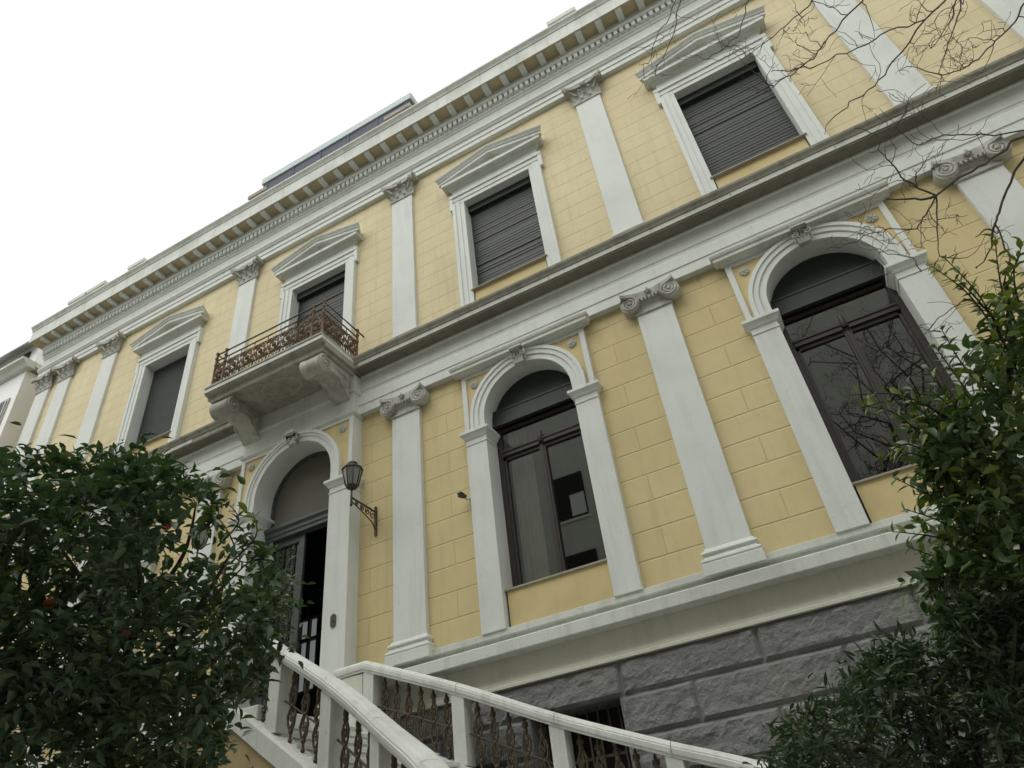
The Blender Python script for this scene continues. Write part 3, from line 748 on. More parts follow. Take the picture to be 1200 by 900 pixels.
# --- balcony
b = MB()
BX0, BX1, BY = -3.77, -0.95, -1.25
b.prism([(0.0,5.125),(0.0,5.385),(BY+0.01,5.385),(BY-0.02,5.37),(BY-0.02,5.33),(BY,5.31),(BY,5.225),(BY+0.02,5.22),(BY+0.02,5.20),(BY+0.10,5.185),(BY+0.10,5.125)],'x',BX0,BX1)
bal = b.build('balcony', GRIME, BLD, 0.004)
m = MB(); m.box(BX0-0.006,BX1+0.006,BY-0.006,BY+0.02,5.235,5.305); m.box(BX1-0.02,BX1+0.007,BY-0.004,-0.32,5.235,5.305); m.box(BX0-0.007,BX0+0.02,BY-0.004,-0.32,5.235,5.305); m.build('slab_fascia', MARBLE, bal)
u_ = MB(); u_.mould3((BX0+BX1)/2,1.30,1.09,[(0.0,5.05),(0.04,5.06),(0.05,5.09),(0.05,5.126)],-0.2)
u_.build('slab_underside', GRIME, bal)
el_ = MB()
pp = [((BX0+BX1)/2+0.05+0.42*math.cos(k*math.pi/18), -0.74+0.25*math.sin(k*math.pi/18), 5.046) for k in range(37)]
el_.tube(pp,0.022,6,False); el_.build('ceiling_medallion', CARVED, bal)
def console(xc):
    m = MB(); hw = 0.2; n = 18; top = 5.05
    prof = [(-0.25,top),(-1.06,top)]
    for i in range(13):
        a = math.pi/2+math.pi*1.15*i/12; prof.append((-1.0+0.17*math.cos(a)*1.0, 4.88+0.17*math.sin(a)))
    prof += [(-0.86,4.80),(-0.75,4.84),(-0.62,4.82),(-0.50,4.74),(-0.42,4.66),(-0.36,4.58),(-0.30,4.52),(-0.25,4.50)]
    m.prism(prof,'x',xc-hw,xc+hw)
    for s in (-1,1):
        sp = spiral(0,0,0,0.155,2.2,1,40)
        m.tube([(xc+s*(hw+0.018),-1.0-p_[0],4.88+p_[2]) for p_ in sp],[0.024-0.010*i/40 for i in range(41)],6)
        m.ball((xc+s*(hw+0.02),-1.0,4.88),0.04)
        sp = spiral(0,0,0,0.13,1.9,-1,30)
        m.tube([(xc+s*hw,-0.46-p_[0],4.80+p_[2]) for p_ in sp],[0.020-0.008*i/30 for i in range(31)],6)
        m.tube([(xc+s*hw,-0.86,4.99),(xc+s*hw,-0.75,4.96),(xc+s*hw,-0.62,4.93),(xc+s*hw,-0.46,4.93)],0.02,6)
    m.tube([(xc-hw-0.015,-1.0,4.88),(xc-hw*0.5,-1.0,4.88)],[0.185,0.165],16,True); m.tube([(xc+hw+0.015,-1.0,4.88),(xc+hw*0.5,-1.0,4.88)],[0.185,0.165],16,True)
    m.tube([(xc-hw*0.5,-1.0,4.88),(xc,-1.0,4.88),(xc+hw*0.5,-1.0,4.88)],[0.165,0.155,0.165],16,True)
    m.build('console', CARVED, bal, 0)
    return m
console(-3.42); console(-1.27)
def ironpanel(m, P0, P1, z0, z1):
    # ornamental cast iron panel between two posts: frame, scrolls, roundels and leaf plates
    P0 = Vector(P0); P1 = Vector(P1); L = (P1-P0).length; ex = (P1-P0)/L
    W3 = lambda a,z: (P0.x+ex.x*a, P0.y+ex.y*a, z)
    H = z1-z0
    for z,r in ((z0+0.02,0.016),(z0+0.16,0.010),(z1-0.015,0.015),(z1-0.13,0.010)): m.tube([W3(0,z),W3(L,z)],r,5)
    nrep = max(2,round(L/0.34)); w = L/nrep
    for i in range(nrep):
        c = (i+0.5)*w; zc = z0+H*0.52
        for s in (-1,1):
            for q in (-1,1):
                pts = []
                for k in range(21):
                    t_ = k/20; rr = 0.10*(1-0.75*t_); a = 2.3*2*math.pi*t_*0.6
                    pts.append(W3(c+s*(0.075+rr*math.cos(a)*0.75), zc+q*(0.115+rr*math.sin(a)*0.8)))
                m.tube(pts,[0.017-0.007*k/20 for k in range(21)],5)
            m.tube([W3(c+s*0.02,zc-0.2),W3(c+s*0.12,zc),W3(c+s*0.02,zc+0.2)],0.013,5)
        for dz,r in ((0,0.05),(0.14,0.03),(-0.14,0.03)):
            v = W3(c,zc+dz); m.ball(v,r,0.6+0.5*abs(ex.x),0.6+0.5*abs(ex.y),1.2,8,6)
        for s in (-1,1):
            v = W3(c+s*0.11,zc-0.02); m.ball(v,0.045,0.4+0.5*abs(ex.x),0.4+0.5*abs(ex.y),1.5,8,6)
        m.tube([W3(i*w,z0+0.02),W3(i*w,z1)],0.010,5)
        for k in range(4):
            a = W3((i+0.125+0.25*k)*w,z0+0.09); pts = [(a[0]+ex.x*0.03*math.cos(q*0.7854),a[1]+ex.y*0.03*math.cos(q*0.7854),a[2]+0.05*math.sin(q*0.7854)) for q in range(9)]
            m.tube(pts,0.009,4,False)
RX0, RX1, RY = BX0+0.10, BX1-0.06, BY+0.06
zR0, zR1, zRT = 5.40, 6.05, 6.20
def post(x_, y_):
    m = MB(); m.lathe(x_,y_,[(0.04,5.386),(0.042,5.42),(0.026,5.44),(0.024,5.9),(0.036,5.92),(0.026,5.95),(0.026,6.07),(0.04,6.09),(0.026,6.11),(0.02,6.18),(0.036,6.21),(0.03,6.245),(0.008,6.265)],12)
    return m
for (x_,y_) in ((RX0,RY),(RX1,RY),(RX0+0.24,RY),(RX1-0.24,RY),(RX0,-0.20),(RX1,-0.20)):
    post(x_,y_).build('railing_post', RUST, bal)
for a,b_ in (((RX0,-0.2),(RX0,RY)),((RX0,RY),(RX1,RY)),((RX1,RY),(RX1,-0.2))):
    m = MB(); ironpanel(m,(*a,0),(*b_,0),zR0,zR1); m.build('railing_panel', RUST, bal)
MB().tube([(RX0,0.0,zRT),(RX0,RY,zRT),(RX1,RY,zRT),(RX1,0.0,zRT)],0.016,6).build('top_rail', DARKIRON, bal)

# ------------------------------------------------------------------ wall lanterns, camera, plate
def lantern(x, label):
    L = empty('wall_lantern', (x,0,2.18), label, 'lantern', 'iron lanterns beside the entrance door')
    m = MB()
    m.box(-0.02,0.02,-0.03,0.0,-0.42,0.06); m.ball((0,-0.02,0.08),0.025)
    m.box(-0.012,0.012,-0.66,-0.02,-0.012,0.012)
    for k in range(4):
        y0 = -0.10-0.135*k; r = 0.075-0.012*k
        m.tube([(0,y0-r*(1-0.8*i/16)*math.sin(i*0.55),-0.085+0.012*k+r*(1-0.8*i/16)*math.cos(i*0.55)) for i in range(17)],0.010,5)
    m.tube([(0,-0.03,-0.30),(0,-0.12,-0.21),(0,-0.30,-0.15),(0,-0.5,-0.10),(0,-0.645,-0.06)],0.011,5)
    m.tube([(0,-0.645,-0.15),(0,-0.645,0.17)],0.016,6); m.ball((0,-0.645,-0.12),0.026)
    m.build('bracket', IRON, L)
    cy = -0.645
    f = MB(); f.lathe(0,cy,[(0.045,0.15),(0.085,0.17),(0.10,0.195),(0.10,0.21)],8,False)
    f.lathe(0,cy,[(0.160,0.49),(0.175,0.495),(0.175,0.51),(0.105,0.57),(0.092,0.575),(0.092,0.61),(0.075,0.63),(0.02,0.645)],8,False)
    for k in range(8):
        a = k*math.pi/4
        f.tube([(0.10*math.cos(a),cy+0.10*math.sin(a),0.2),(0.163*math.cos(a),cy+0.163*math.sin(a),0.495)],0.008,4)
    f.build('lantern_frame', DARKIRON, L)
    g_ = MB(); vs = []; fs = []
    for k in range(8):
        a = k*math.pi/4; vs += [(0.095*math.cos(a),cy+0.095*math.sin(a),0.205),(0.156*math.cos(a),cy+0.156*math.sin(a),0.495)]
    for k in range(8): fs.append((2*k,2*((k+1)%8),2*((k+1)%8)+1,2*k+1))
    g_.add(vs, fs); g_.build('lantern_glass', LGLASS, L)
    MB().lathe(0,cy,[(0.02,0.21),(0.022,0.30),(0.035,0.34),(0.03,0.40),(0.01,0.43)],10).build('bulb', PAPER, L)
    return L
lantern(-0.654, 'iron lantern on a scrolled bracket between the doorway and the pilaster to its right')
lantern(-3.93, 'iron lantern on a bracket left of the doorway, half hidden by the orange tree')
cc = empty('security_camera', (1.13,-0.02,1.80), 'small grey security camera fixed beside the arched window next to the entrance', 'camera')
m = MB(); m.box(-0.03,0.034,-0.02,0.02,-0.05,0.05); m.tube([(0,-0.02,0.0),(-0.05,-0.06,-0.02),(-0.08,-0.10,0.02)],0.014,6); m.build('mount', PLAST, cc)
m = MB(); m.tube([(-0.07,-0.07,0.035),(-0.10,-0.20,0.01)],0.035,10); m.box(-0.13,-0.05,-0.21,-0.06,0.045,0.055); m.build('camera_body', DARKIRON, cc)
pl = MB(); pts = [(-1.21+0.052*math.cos(k*math.pi/12)*1.0, 0.475+(0.05 if math.sin(k*math.pi/12) >= 0 else -0.05)+0.052*math.sin(k*math.pi/12)) for k in range(24)]
pl.prism(pts,'y',-0.2705,-0.288); pl.ball((-1.21,-0.29,0.47),0.016); tag(pl.build('bell_plate', BRONZE, None, 0.004), 'oval bronze bell plate on the white pier right of the open door', 'bell plate')

# ------------------------------------------------------------------ outdoor staircase with two balustrades
A = [(-3.7,-2.2,-.23),(-2.2,-2.2,-.23),(-.76,-2.2,-.23),(-.25,-2.25,-.57),(.72,-2.4,-1.21),(1.6,-2.75,-1.83),(2.43,-3.3,-2.37),(3.1,-4.1,-3.0),(3.5,-5.2,-3.7),(3.6,-5.9,-4.08)]
Bp = [(-.985,-.36,-.30),(-.47,-.38,-.30),(1.0,-.5,-.93),(2.28,-.55,-1.54),(3.5,-.60,-2.06),(4.38,-.68,-2.42),(5.1,-1.3,-2.90),(5.5,-2.8,-3.6),(5.7,-3.7,-4.08)]
PA = [Vector(A[0]),Vector(A[1])]+smoothpath(A[2:],8); PB = [Vector(Bp[0])]+smoothpath(Bp[1:],8)
def where(path, z):       # first point of a falling path whose height is z
    for i in range(len(path)-1):
        if path[i].z >= z >= path[i+1].z and path[i].z > path[i+1].z:
            t_ = (path[i].z-z)/(path[i].z-path[i+1].z); return path[i].lerp(path[i+1],t_)
    return path[-1].copy()
ST = empty('entrance_staircase', (0,-1.3,GZ), 'white marble staircase with ochre side wall rising along the facade to the door', 'staircase')
lan = MB(); lan.box(-3.85,-0.5,-2.30,-0.275,-1.31,-1.15); keep(lan.build('landing', MARBLE, None, 0.01), ST)
keep(MB().box(-3.8,-0.55,-2.24,-0.4,GZ,-1.311).build('landing_wall', OCHRE), ST)
H = 0.90
n_st = 22; top = -1.15; rise = (top-GZ)/(n_st+1)
for k in range(n_st):
    zt = top-rise*(k+1)
    z_a, z_b = (zt+rise*0.999)+H-0.02, zt+H-0.02
    a0 = where(PA, min(z_a,-0.24)); b0 = where(PB, min(z_a,-0.31)); a1 = where(PA, z_b); b1 = where(PB, z_b)
    ext = lambda p,q: p+(q-p)*0.02
    m = MB(); q = [a0,b0,b1,a1]
    # nosing slab over a plain riser block
    pts = [(v.x,v.y) for v in q]
    dirn = ((a1-a0)+(b1-b0)); dirn.z = 0
    if dirn.length < 1e-4: continue
    dirn.normalize()
    nz = [(a0.x,a0.y),(b0.x,b0.y),(b1.x+dirn.x*0.035,b1.y+dirn.y*0.035),(a1.x+dirn.x*0.035,a1.y+dirn.y*0.035)]
    m.prism(nz,'z',zt-0.05,zt); m.prism(pts,'z',GZ,zt-0.0505)
    keep(m.build('step', MARBLE, None, 0.006), ST)
cu = MB(); cu.sweep(PA,[(-0.13,-1.13),(0.18,-1.13),(0.18,-0.93),(0.165,-0.905),(-0.13,-0.905)]); keep(cu.build('curb', MARBLE), ST)
sw = MB(); sw.sweep([p for p in PA if p.z > GZ+1.4],[(-0.10,-1.125),(0.14,-1.125),(0.14,-5.2),(-0.10,-5.2)]); keep(sw.build('side_wall', OCHRE), ST)
cu = MB(); cu.sweep(PB,[(-0.12,-1.13),(0.12,-1.13),(0.12,-0.905),(-0.12,-0.905)]); keep(cu.build('curb', MARBLE), ST)
sw = MB(); sw.sweep([p for p in PB if p.z > GZ+1.4],[(-0.10,-1.125),(0.10,-1.125),(0.10,-5.2),(-0.10,-5.2)]); keep(sw.build('side_wall', OCHRE), ST)

def baluster_mesh():
    m = MB(); r = 0.013
    m.tube([(0,0,0),(0,0,0.10)],0.014,6); m.ball((0,0,0.02),0.024); m.ball((0,0,0.11),0.028)
    for zc,w,h,s in ((0.24,0.055,0.12,1),(0.47,0.048,0.11,-1)):
        m.tube([(w*math.cos(k*math.pi/8),0,zc+h*math.sin(k*math.pi/8)) for k in range(17)],r,5,False)
        m.tube([(s*(p_[0]),0,zc+p_[2]) for p_ in spiral(0.01,0,0,0.045,1.4,1,14)],0.011,5)
        m.tube([(-s*0.02,0,zc-h),(s*0.03,0,zc-0.03),(-s*0.02,0,zc+0.04),(0,0,zc+h)],0.012,5)
        for q in (-1,1): m.ball((q*w,0,zc+0.02),0.022,0.8,0.7,1.7,8,5)
    m.ball((0,0,0.36),0.026); m.ball((0,0,0.60),0.03,1,1,1.3)
    m.tube([(0,0,0.58),(0,0,0.66),(0,0,0.745)],[0.018,0.03,0.010],6)
    for q in (-1,1): m.tube([(0,0,0.62),(q*0.035,0,0.65),(q*0.03,0,0.69)],0.010,5)
    return m
bal_me = baluster_mesh().mesh('baluster', IRON)
def along(path):
    L = [0]
    for i in range(1,len(path)): L.append(L[-1]+(Vector((path[i].x,path[i].y))-Vector((path[i-1].x,path[i-1].y))).length)
    def f(s):
        s = max(0,min(L[-1],s))
        for i in range(len(L)-1):
            if L[i+1] >= s:
                t_ = (s-L[i])/max(1e-9,L[i+1]-L[i]); d_ = path[i+1]-path[i]
                return path[i].lerp(path[i+1],t_), math.atan2(d_.y,d_.x)
        d_ = path[-1]-path[-2]; return path[-1], math.atan2(d_.y,d_.x)
    def inv(x):
        for i in range(len(path)-1):
            if path[i].x <= x <= path[i+1].x: return L[i]+(x-path[i].x)/max(1e-9,path[i+1].x-path[i].x)*(L[i+1]-L[i])
        return L[-1]
    return f, inv, L[-1]
HR = [(-0.15,-0.165),(0.15,-0.165),(0.15,-0.14),(0.175,-0.125),(0.18,-0.075),(0.165,-0.065),(0.165,-0.05),(0.12,-0.012),(0.07,0.0),(-0.07,0.0),(-0.12,-0.012),(-0.165,-0.05),(-0.165,-0.065),(-0.18,-0.075),(-0.175,-0.125),(-0.15,-0.14)]
def balustrade(path, posts, label, nb, scale=1.0, panels=False):
    f, inv, L = along(path)
    T = empty('stair_balustrade', (path[2].x,path[2].y,path[2].z-H), label, 'balustrade', 'balustrades of the entrance staircase')
    ss = [inv(x) if x < 90 else L-(x-90) for x in posts]
    cuts = [0.0]+ss[1:-1]+[L]
    for i in range(len(cuts)-1):      # one length of stone from post to post, with a hairline joint
        a,b_ = cuts[i]+0.003, cuts[i+1]-0.003; k = max(3,int((b_-a)/0.12))
        hr = MB(); hr.sweep([f(a+(b_-a)*j/k)[0] for j in range(k+1)],[(q*scale,z*0.93) for q,z in HR]); keep(hr.build('handrail', RAILM), T)
    for s in ss:
        p_, an = f(s); m = MB(); w = 0.09; m.box(-w,w,-w,w,-0.93,-0.12)
        o = m.build('post', MARBLE, None, 0.006); o.parent = T; o.location = p_-T.location; o.rotation_euler = (0,0,an)
    for i in range(len(ss)-1):
        a,b_ = ss[i]+0.12, ss[i+1]-0.12
        if b_-a < 0.2: continue
        k = max(2,round((b_-a)/nb))
        for j in range(k):
            p_, an = f(a+(b_-a)*(j+0.5)/k)
            o = link('baluster', bal_me, T); o.location = p_-T.location-Vector((0,0,0.905)); o.rotation_euler = (0,0,an)
    # slim iron bar that ties the balusters together half way up
    for i in range(len(ss)-1):
        pts = []
        for j in range(9):
            p_, an = f(ss[i]+0.1+(ss[i+1]-ss[i]-0.2)*j/8); pts.append((p_.x,p_.y,p_.z-0.545))
        m = MB(); m.tube(pts,0.012,5); keep(m.build('tie_bar', IRON), T)
    return T
balustrade(PA, [-3.6,-2.3,-1.15,-0.24,0.60,1.45,2.3,3.05,90.9,90.06], 'curving marble balustrade with rusty iron balusters, nearest, behind the orange tree', 0.20, 0.74)
balustrade(PB, [-0.40,1.02,2.28,3.52,4.45,5.25,90.06], 'straight marble balustrade with rusty iron balusters close to the stone base', 0.215, 0.66)
# low return wall joining the landing to the facade under the short level handrail
keep(MB().box(-0.98,-0.51,-0.46,-0.30,-1.15,-0.47).build('return_panel', CREAM), ST)

# ------------------------------------------------------------------ neighbouring house at the far left
NB = empty('white_neighbour_house', (-16,3,GZ), 'white rendered neighbouring house with barred windows at the far left end', 'building')
m = MB(); m.box(-22,-13.75,0.1,9,GZ,11.45); keep(m.build('wall', PALE), NB)
m = MB(); m.prism([(0.2,11.451),(-0.02,11.451),(-0.10,11.55),(-0.22,11.62),(-0.22,11.70),(0.2,11.72)],'x',-22,-13.55); m.box(-14.0,-13.55,0.2,9,11.55,11.71); keep(m.build('cornice', MARBLE), NB)
m = MB(); m.box(-22,-13.95,0.3,9,11.72,12.9); keep(m.build('attic', PALE), NB)
m = MB(); m.prism([(-0.05,12.60),(-0.05,12.66),(0.3,12.97),(4.0,13.6),(9,13.2),(9,13.1),(0.3,12.90)],'x',-22.3,-14.05); rf = m.build('roof', GREYREND); keep(rf, NB)
m = MB(); m.box(-14.95,-14.35,0.26,0.299,11.8,12.62); fr_ = m.build('window', BROWN); keep(fr_, NB)
MB().box(-14.88,-14.42,0.25,0.259,11.85,12.57).build('pane', ROOFG, fr_)
for j in range(3):
    m = MB(); m.box(-15.5,-14.0,0.06,0.099,8.75-3.4*j,10.5-3.4*j); fr_ = m.build('window', GREYREND); keep(fr_, NB)
    g_ = MB(); g_.box(-15.42,-14.08,0.045,0.059,8.85-3.4*j,10.42-3.4*j); g_.build('shutter', SHUTG, fr_)
    g_ = MB()
    for k in range(6): g_.box(-15.42+0.268*k-0.012,-15.42+0.268*k+0.012,0.03,0.044,8.85-3.4*j,10.42-3.4*j)
    g_.build('window_bars', PALE, fr_)

# ------------------------------------------------------------------ house across the street (seen only in the window glass)
OP = empty('house_across_the_street', (2,-15,GZ), 'plain grey apartment house behind the viewer, mirrored in the arched windows', 'building')
m = MB(); m.box(-30,34,-26,-14.5,GZ,14.5); keep(m.build('wall', STREETW), OP)
wm = MB(); wm.box(-0.75,0.75,-0.02,0.03,0,1.9); wmesh = wm.mesh('window', BLACK); fm = MB(); fm.box(-0.85,0.85,-0.03,0.06,-0.1,-0.001); fm.box(0.1,0.7,0.031,0.035,0.1,1.0); fmesh = fm.mesh('window_sill', PAPER)
for i in range(11):
    if i == 7: continue          # a blank stretch of wall faces the right arched window
    for j in range(4):
        o = link('window', wmesh, OP); o.location = Vector((-18+3.9*i,-14.5,-1.2+3.3*j))-OP.location
        link('window_sill', fmesh, o)

# ------------------------------------------------------------------ vegetation
def in_poly(u, v, P):
    r_ = False; j = len(P)-1
    for i in range(len(P)):
        if (P[i][1] > v) != (P[j][1] > v) and u < (P[j][0]-P[i][0])*(v-P[i][1])/(P[j][1]-P[i][1])+P[i][0]: r_ = not r_
        j = i
    return r_
def leaf(m, p, d, nrm, L, w, fold=0.25):
    # one folded, slightly drooping leaf of eight points
    d = d.normalized(); s = d.cross(nrm); s = s.normalized() if s.length > 1e-4 else d.orthogonal().normalized(); n_ = s.cross(d)
    q = lambda a,b_,c_: p+d*a*L+s*b_*w+n_*c_*w
    vs = [q(0,0,0),q(0.3,-0.46,fold),q(0.62,-0.40,fold*0.7),q(1,0,-0.25),q(0.62,0.40,fold*0.7),q(0.3,0.46,fold),q(0.32,0,0.0),q(0.64,0,-0.05)]
    m.add(vs, [(0,1,6),(1,2,7,6),(2,3,7),(0,6,5),(6,7,4,5),(7,3,4)], True)
def twig(m, a, b_, r0, r1, rnd, n=4, wob=0.06):
    a = Vector(a); b_ = Vector(b_); L = (b_-a).length; pts = []; rr = []
    for i in range(n+1):
        t_ = i/n; j = L*wob*(1 if 0 < i < n else 0)
        pts.append(a.lerp(b_,t_)+Vector((rnd.uniform(-j,j),rnd.uniform(-j,j),rnd.uniform(-j,j)+0.10*L*math.sin(math.pi*t_)))); rr.append(r0+(r1-r0)*t_)
    m.tube(pts, rr, 5, False); return pts
class Tree:
    def __init__(s, seed): s.r = random.Random(seed); s.wood = MB(); s.lv = MB(); s.ly = MB(); s.nodes = []
    def limb(s, pts, r0, r1):
        pts = smoothpath(pts,5); n = len(pts)
        s.wood.tube(pts,[r0+(r1-r0)*i/(n-1) for i in range(n)],8,False); s.nodes += pts
    def clump(s, c, n, spread, L, w, young=False, flat=0.5, droop=0.0, width=0.45):
        r = s.r; near = min(s.nodes, key=lambda q:(q-c).length_squared)
        pts = twig(s.wood, near, c, 0.005, 0.0025, r, 5, 0.09); s.nodes += pts[2:-1]
        for i in range(n):
            if r.random() < 0.35: base = pts[-1].lerp(pts[-2], r.random())
            else: base = c+Vector((r.gauss(0,spread),r.gauss(0,spread),r.gauss(0,spread*0.8)))
            d = (base-near); d.normalize()
            d = d*0.6+Vector((r.gauss(0,1),r.gauss(0,1),r.gauss(0,0.6)-droop)); 
            if d.length < 0.1: d = Vector((1,0,0))
            nn = Vector((r.gauss(0,flat),r.gauss(0,flat),1))
            l_ = L*r.uniform(0.7,1.25)
            leaf(s.ly if young and r.random() < 0.75 else s.lv, base, d, nn, l_, l_*width*r.uniform(0.85,1.15))
    def shoot(s, pts, n, L, w=0.45, young=0.3, r0=0.007):
        r = s.r; P_ = smoothpath(pts,5); s.wood.tube(P_,[r0*(1-0.7*i/(len(P_)-1)) for i in range(len(P_))],5,False)
        for i in range(n):
            t_ = 0.15+0.85*i/n; k = t_*(len(P_)-1); j = min(int(k),len(P_)-2); b_ = P_[j].lerp(P_[j+1],k-j); ax = (P_[j+1]-P_[j]).normalized()
            a = i*2.4; o = ax.orthogonal().normalized(); o2 = ax.cross(o)
            d = ax*0.55+o*math.cos(a)+o2*math.sin(a)+Vector((0,0,0.1))
            l_ = L*r.uniform(0.75,1.2)*(1-0.25*t_)
            leaf(s.ly if r.random() < young*(0.3+t_) else s.lv, b_, d, ax*0.7+Vector((0,0,0.6)), l_, l_*w)
V = lambda *q: at(*q)

# --- orange tree at the left
rnd = random.Random(11)
T1 = Tree(21); TT = 4.7
base = at(128,860,TT); root = Vector((base.x,base.y,GZ))
T1.limb([root, Vector((base.x-0.03,base.y,-3.9)), base], 0.075, 0.055)
fork = at(128,815,TT)
for pts in ([base,fork,at(150,760,4.7),at(165,690,4.6),at(150,610,4.7),at(120,555,4.7)],
            [fork,at(190,770,4.5),at(240,700,4.4),at(275,640,4.4)],
            [fork,at(90,760,4.9),at(40,680,4.9),at(30,600,4.8)],
            [fork,at(170,720,5.1),at(215,650,5.2),at(230,590,5.1)],
            [at(150,760,4.7),at(110,700,4.3),at(70,640,4.1)],
            [fork,at(50,800,4.5),at(-40,740,4.4),at(-90,660,4.4)],
            [fork,at(210,800,4.9),at(290,740,4.9),at(330,700,4.8)],
            [fork,at(150,830,4.3),at(210,860,4.1)],[fork,at(70,840,4.6),at(0,870,4.5)]):
    T1.limb(pts, 0.032, 0.006)
CR = [(-190,605),(-90,552),(0,548),(45,538),(100,541),(150,538),(205,548),(240,575),(270,600),(300,628),(330,680),(332,725),(312,765),(295,800),(270,840),(245,900),(200,990),(60,1040),(-120,1020),(-220,880)]
k = 0
while k < 1150:
    u,v = rnd.uniform(-220,345), rnd.uniform(515,1040)
    if not in_poly(u,v,CR): continue
    du = (u-90)/260; dv = (v-760)/260; rad = min(1,du*du*0.9+dv*dv*0.9)
    half = 0.25+0.72*math.sqrt(max(0,1-rad)); t_ = TT+rnd.uniform(-half,half)
    keepp = 1.0
    if 185 < u < 305 and 580 < v < 690: keepp = 0.22
    if u > 250 and v < 690: keepp *= 0.8
    if 60 < u < 180 and 640 < v < 720: keepp *= 0.75
    if rnd.random() > keepp: continue
    k += 1
    T1.clump(at(u,v,t_), 20, 0.085, 0.092, 0, rnd.random() < 0.03, 0.55, 0.15)
for (u,v) in ((45,526),(28,524),(60,522),(120,526),(135,523),(92,530),(160,530),(215,543),(10,534),(190,532)):
    T1.shoot([at(u+rnd.uniform(-6,6),v+32,TT),at(u+rnd.uniform(-3,3),v+14,TT),at(u,v,TT)],9,0.085,0.45,0.05)
for pts in ([(255,640),(280,610),(262,585)],[(270,660),(300,628),(296,600)],[(250,700),(290,660),(322,640)],[(280,740),(320,715),(345,712)],[(235,610),(250,585),(238,560)],[(300,720),(335,690),(343,672)]):
    T1.shoot([at(u,v,4.45) for u,v in pts],10,0.082,0.45,0.25)
tr = empty('orange_tree', root, 'dense dark green orange tree with a few oranges standing before the doorway', 'tree')
keep(T1.wood.build('trunk', BARK), tr); keep(T1.lv.build('crown', LEAF), tr); keep(T1.ly.build('young_leaves', LEAFY), tr)
for u,v,t_,r_ in ((58,707,4.2,0.034),(195,616,4.4,0.030),(147,742,4.3,0.028)):
    o = MB(); c = at(u,v,t_); o.ball(c,r_,1,1,0.94,14,9); keep(o.build('orange', ORANGE), tr)

# --- citrus tree at the right
T2 = Tree(5); T3 = 4.2
rb = at(1230,860,4.3); root2 = Vector((rb.x,rb.y,GZ))
T2.limb([root2, rb, at(1215,700,4.3), at(1195,600,4.2), at(1180,500,4.2), at(1185,400,4.15), at(1178,330,4.1)], 0.06, 0.010)
for pts in ([at(1215,700,4.3),at(1160,640,4.1),at(1110,590,4.0)],[at(1195,600,4.2),at(1150,540,4.0),at(1120,490,3.95)],[at(1205,640,4.3),at(1260,560,4.3),at(1280,470,4.3)],[at(1215,700,4.3),at(1170,720,4.0),at(1110,700,3.9)]):
    T2.limb(pts, 0.022, 0.007)
CR2 = [(1300,300),(1215,330),(1180,345),(1150,400),(1135,450),(1110,480),(1080,500),(1058,530),(1110,575),(1092,612),(1105,650),(1082,668),(1095,710),(1120,740),(1160,770),(1300,800)]
k = 0
while k < 370:
    u,v = rnd.uniform(1055,1300), rnd.uniform(300,800)
    if not in_poly(u,v,CR2): continue
    if v < 520 and rnd.random() < 0.5: continue
    half = 0.5*min(1,max(0.15,(u-1040)/120)); t_ = T3+rnd.uniform(-half,half); k += 1
    T2.clump(at(u,v,t_), 17, 0.075, 0.092, 0, rnd.random() < (0.30 if v < 470 else 0.08), 0.6, 0.2)
for pts,n,yg in (([(1190,400),(1172,330),(1166,275)],12,1.2),([(1185,420),(1150,350),(1105,300)],14,0.9),([(1190,380),(1180,340),(1195,300)],12,0.4),([(1170,380),(1140,345),(1120,325)],10,0.4),
                ([(1175,480),(1130,430),(1103,385)],17,0.05),([(1165,520),(1090,478),(1050,462),(995,463)],13,0.8),([(1150,540),(1100,500),(1066,470)],14,0.5),([(1140,560),(1090,520),(1075,500)],12,0.3),
                ([(1150,500),(1115,470),(1085,430)],14,0.05),([(1160,580),(1110,575),(1070,580)],10,0.3),([(1150,560),(1100,540),(1052,528)],15,0.05),([(1150,520),(1105,490),(1062,448)],15,0.1),([(1140,600),(1100,585),(1048,560)],14,0.1),([(1150,590),(1110,560),(1080,470)],15,0.02),([(1160,500),(1120,440),(1095,405)],15,0.02),([(1200,560),(1140,500),(1088,455)],16,0.05),([(1160,640),(1100,610),(1058,596)],12,0.15),([(1090,520),(1050,485),(1012,475)],10,0.9),([(1175,400),(1135,345),(1092,312)],12,1.0),([(1195,360),(1188,320),(1200,282)],12,1.0),([(1120,500),(1070,468),(1008,478)],10,1.2),([(1100,540),(1062,520),(1030,540)],9,0.8),([(1140,640),(1090,628),(1038,622)],11,0.5),([(1130,660),(1090,650),(1062,640)],10,0.2),
                ([(1210,470),(1190,430),(1196,395)],12,0.4),([(1195,520),(1165,455),(1150,430)],14,0.3),([(1200,450),(1170,400),(1150,380)],12,0.3)):
    T2.shoot([at(u,v,T3-0.15) for u,v in pts],int(n*1.25),0.092,0.44,yg)
tr = empty('citrus_tree', root2, 'slender citrus tree with yellow-green shoot tips in front of the right arched window', 'tree')
keep(T2.wood.build('trunk', BARK), tr); keep(T2.lv.build('crown', LEAFM), tr); keep(T2.ly.build('young_leaves', LEAFY), tr)

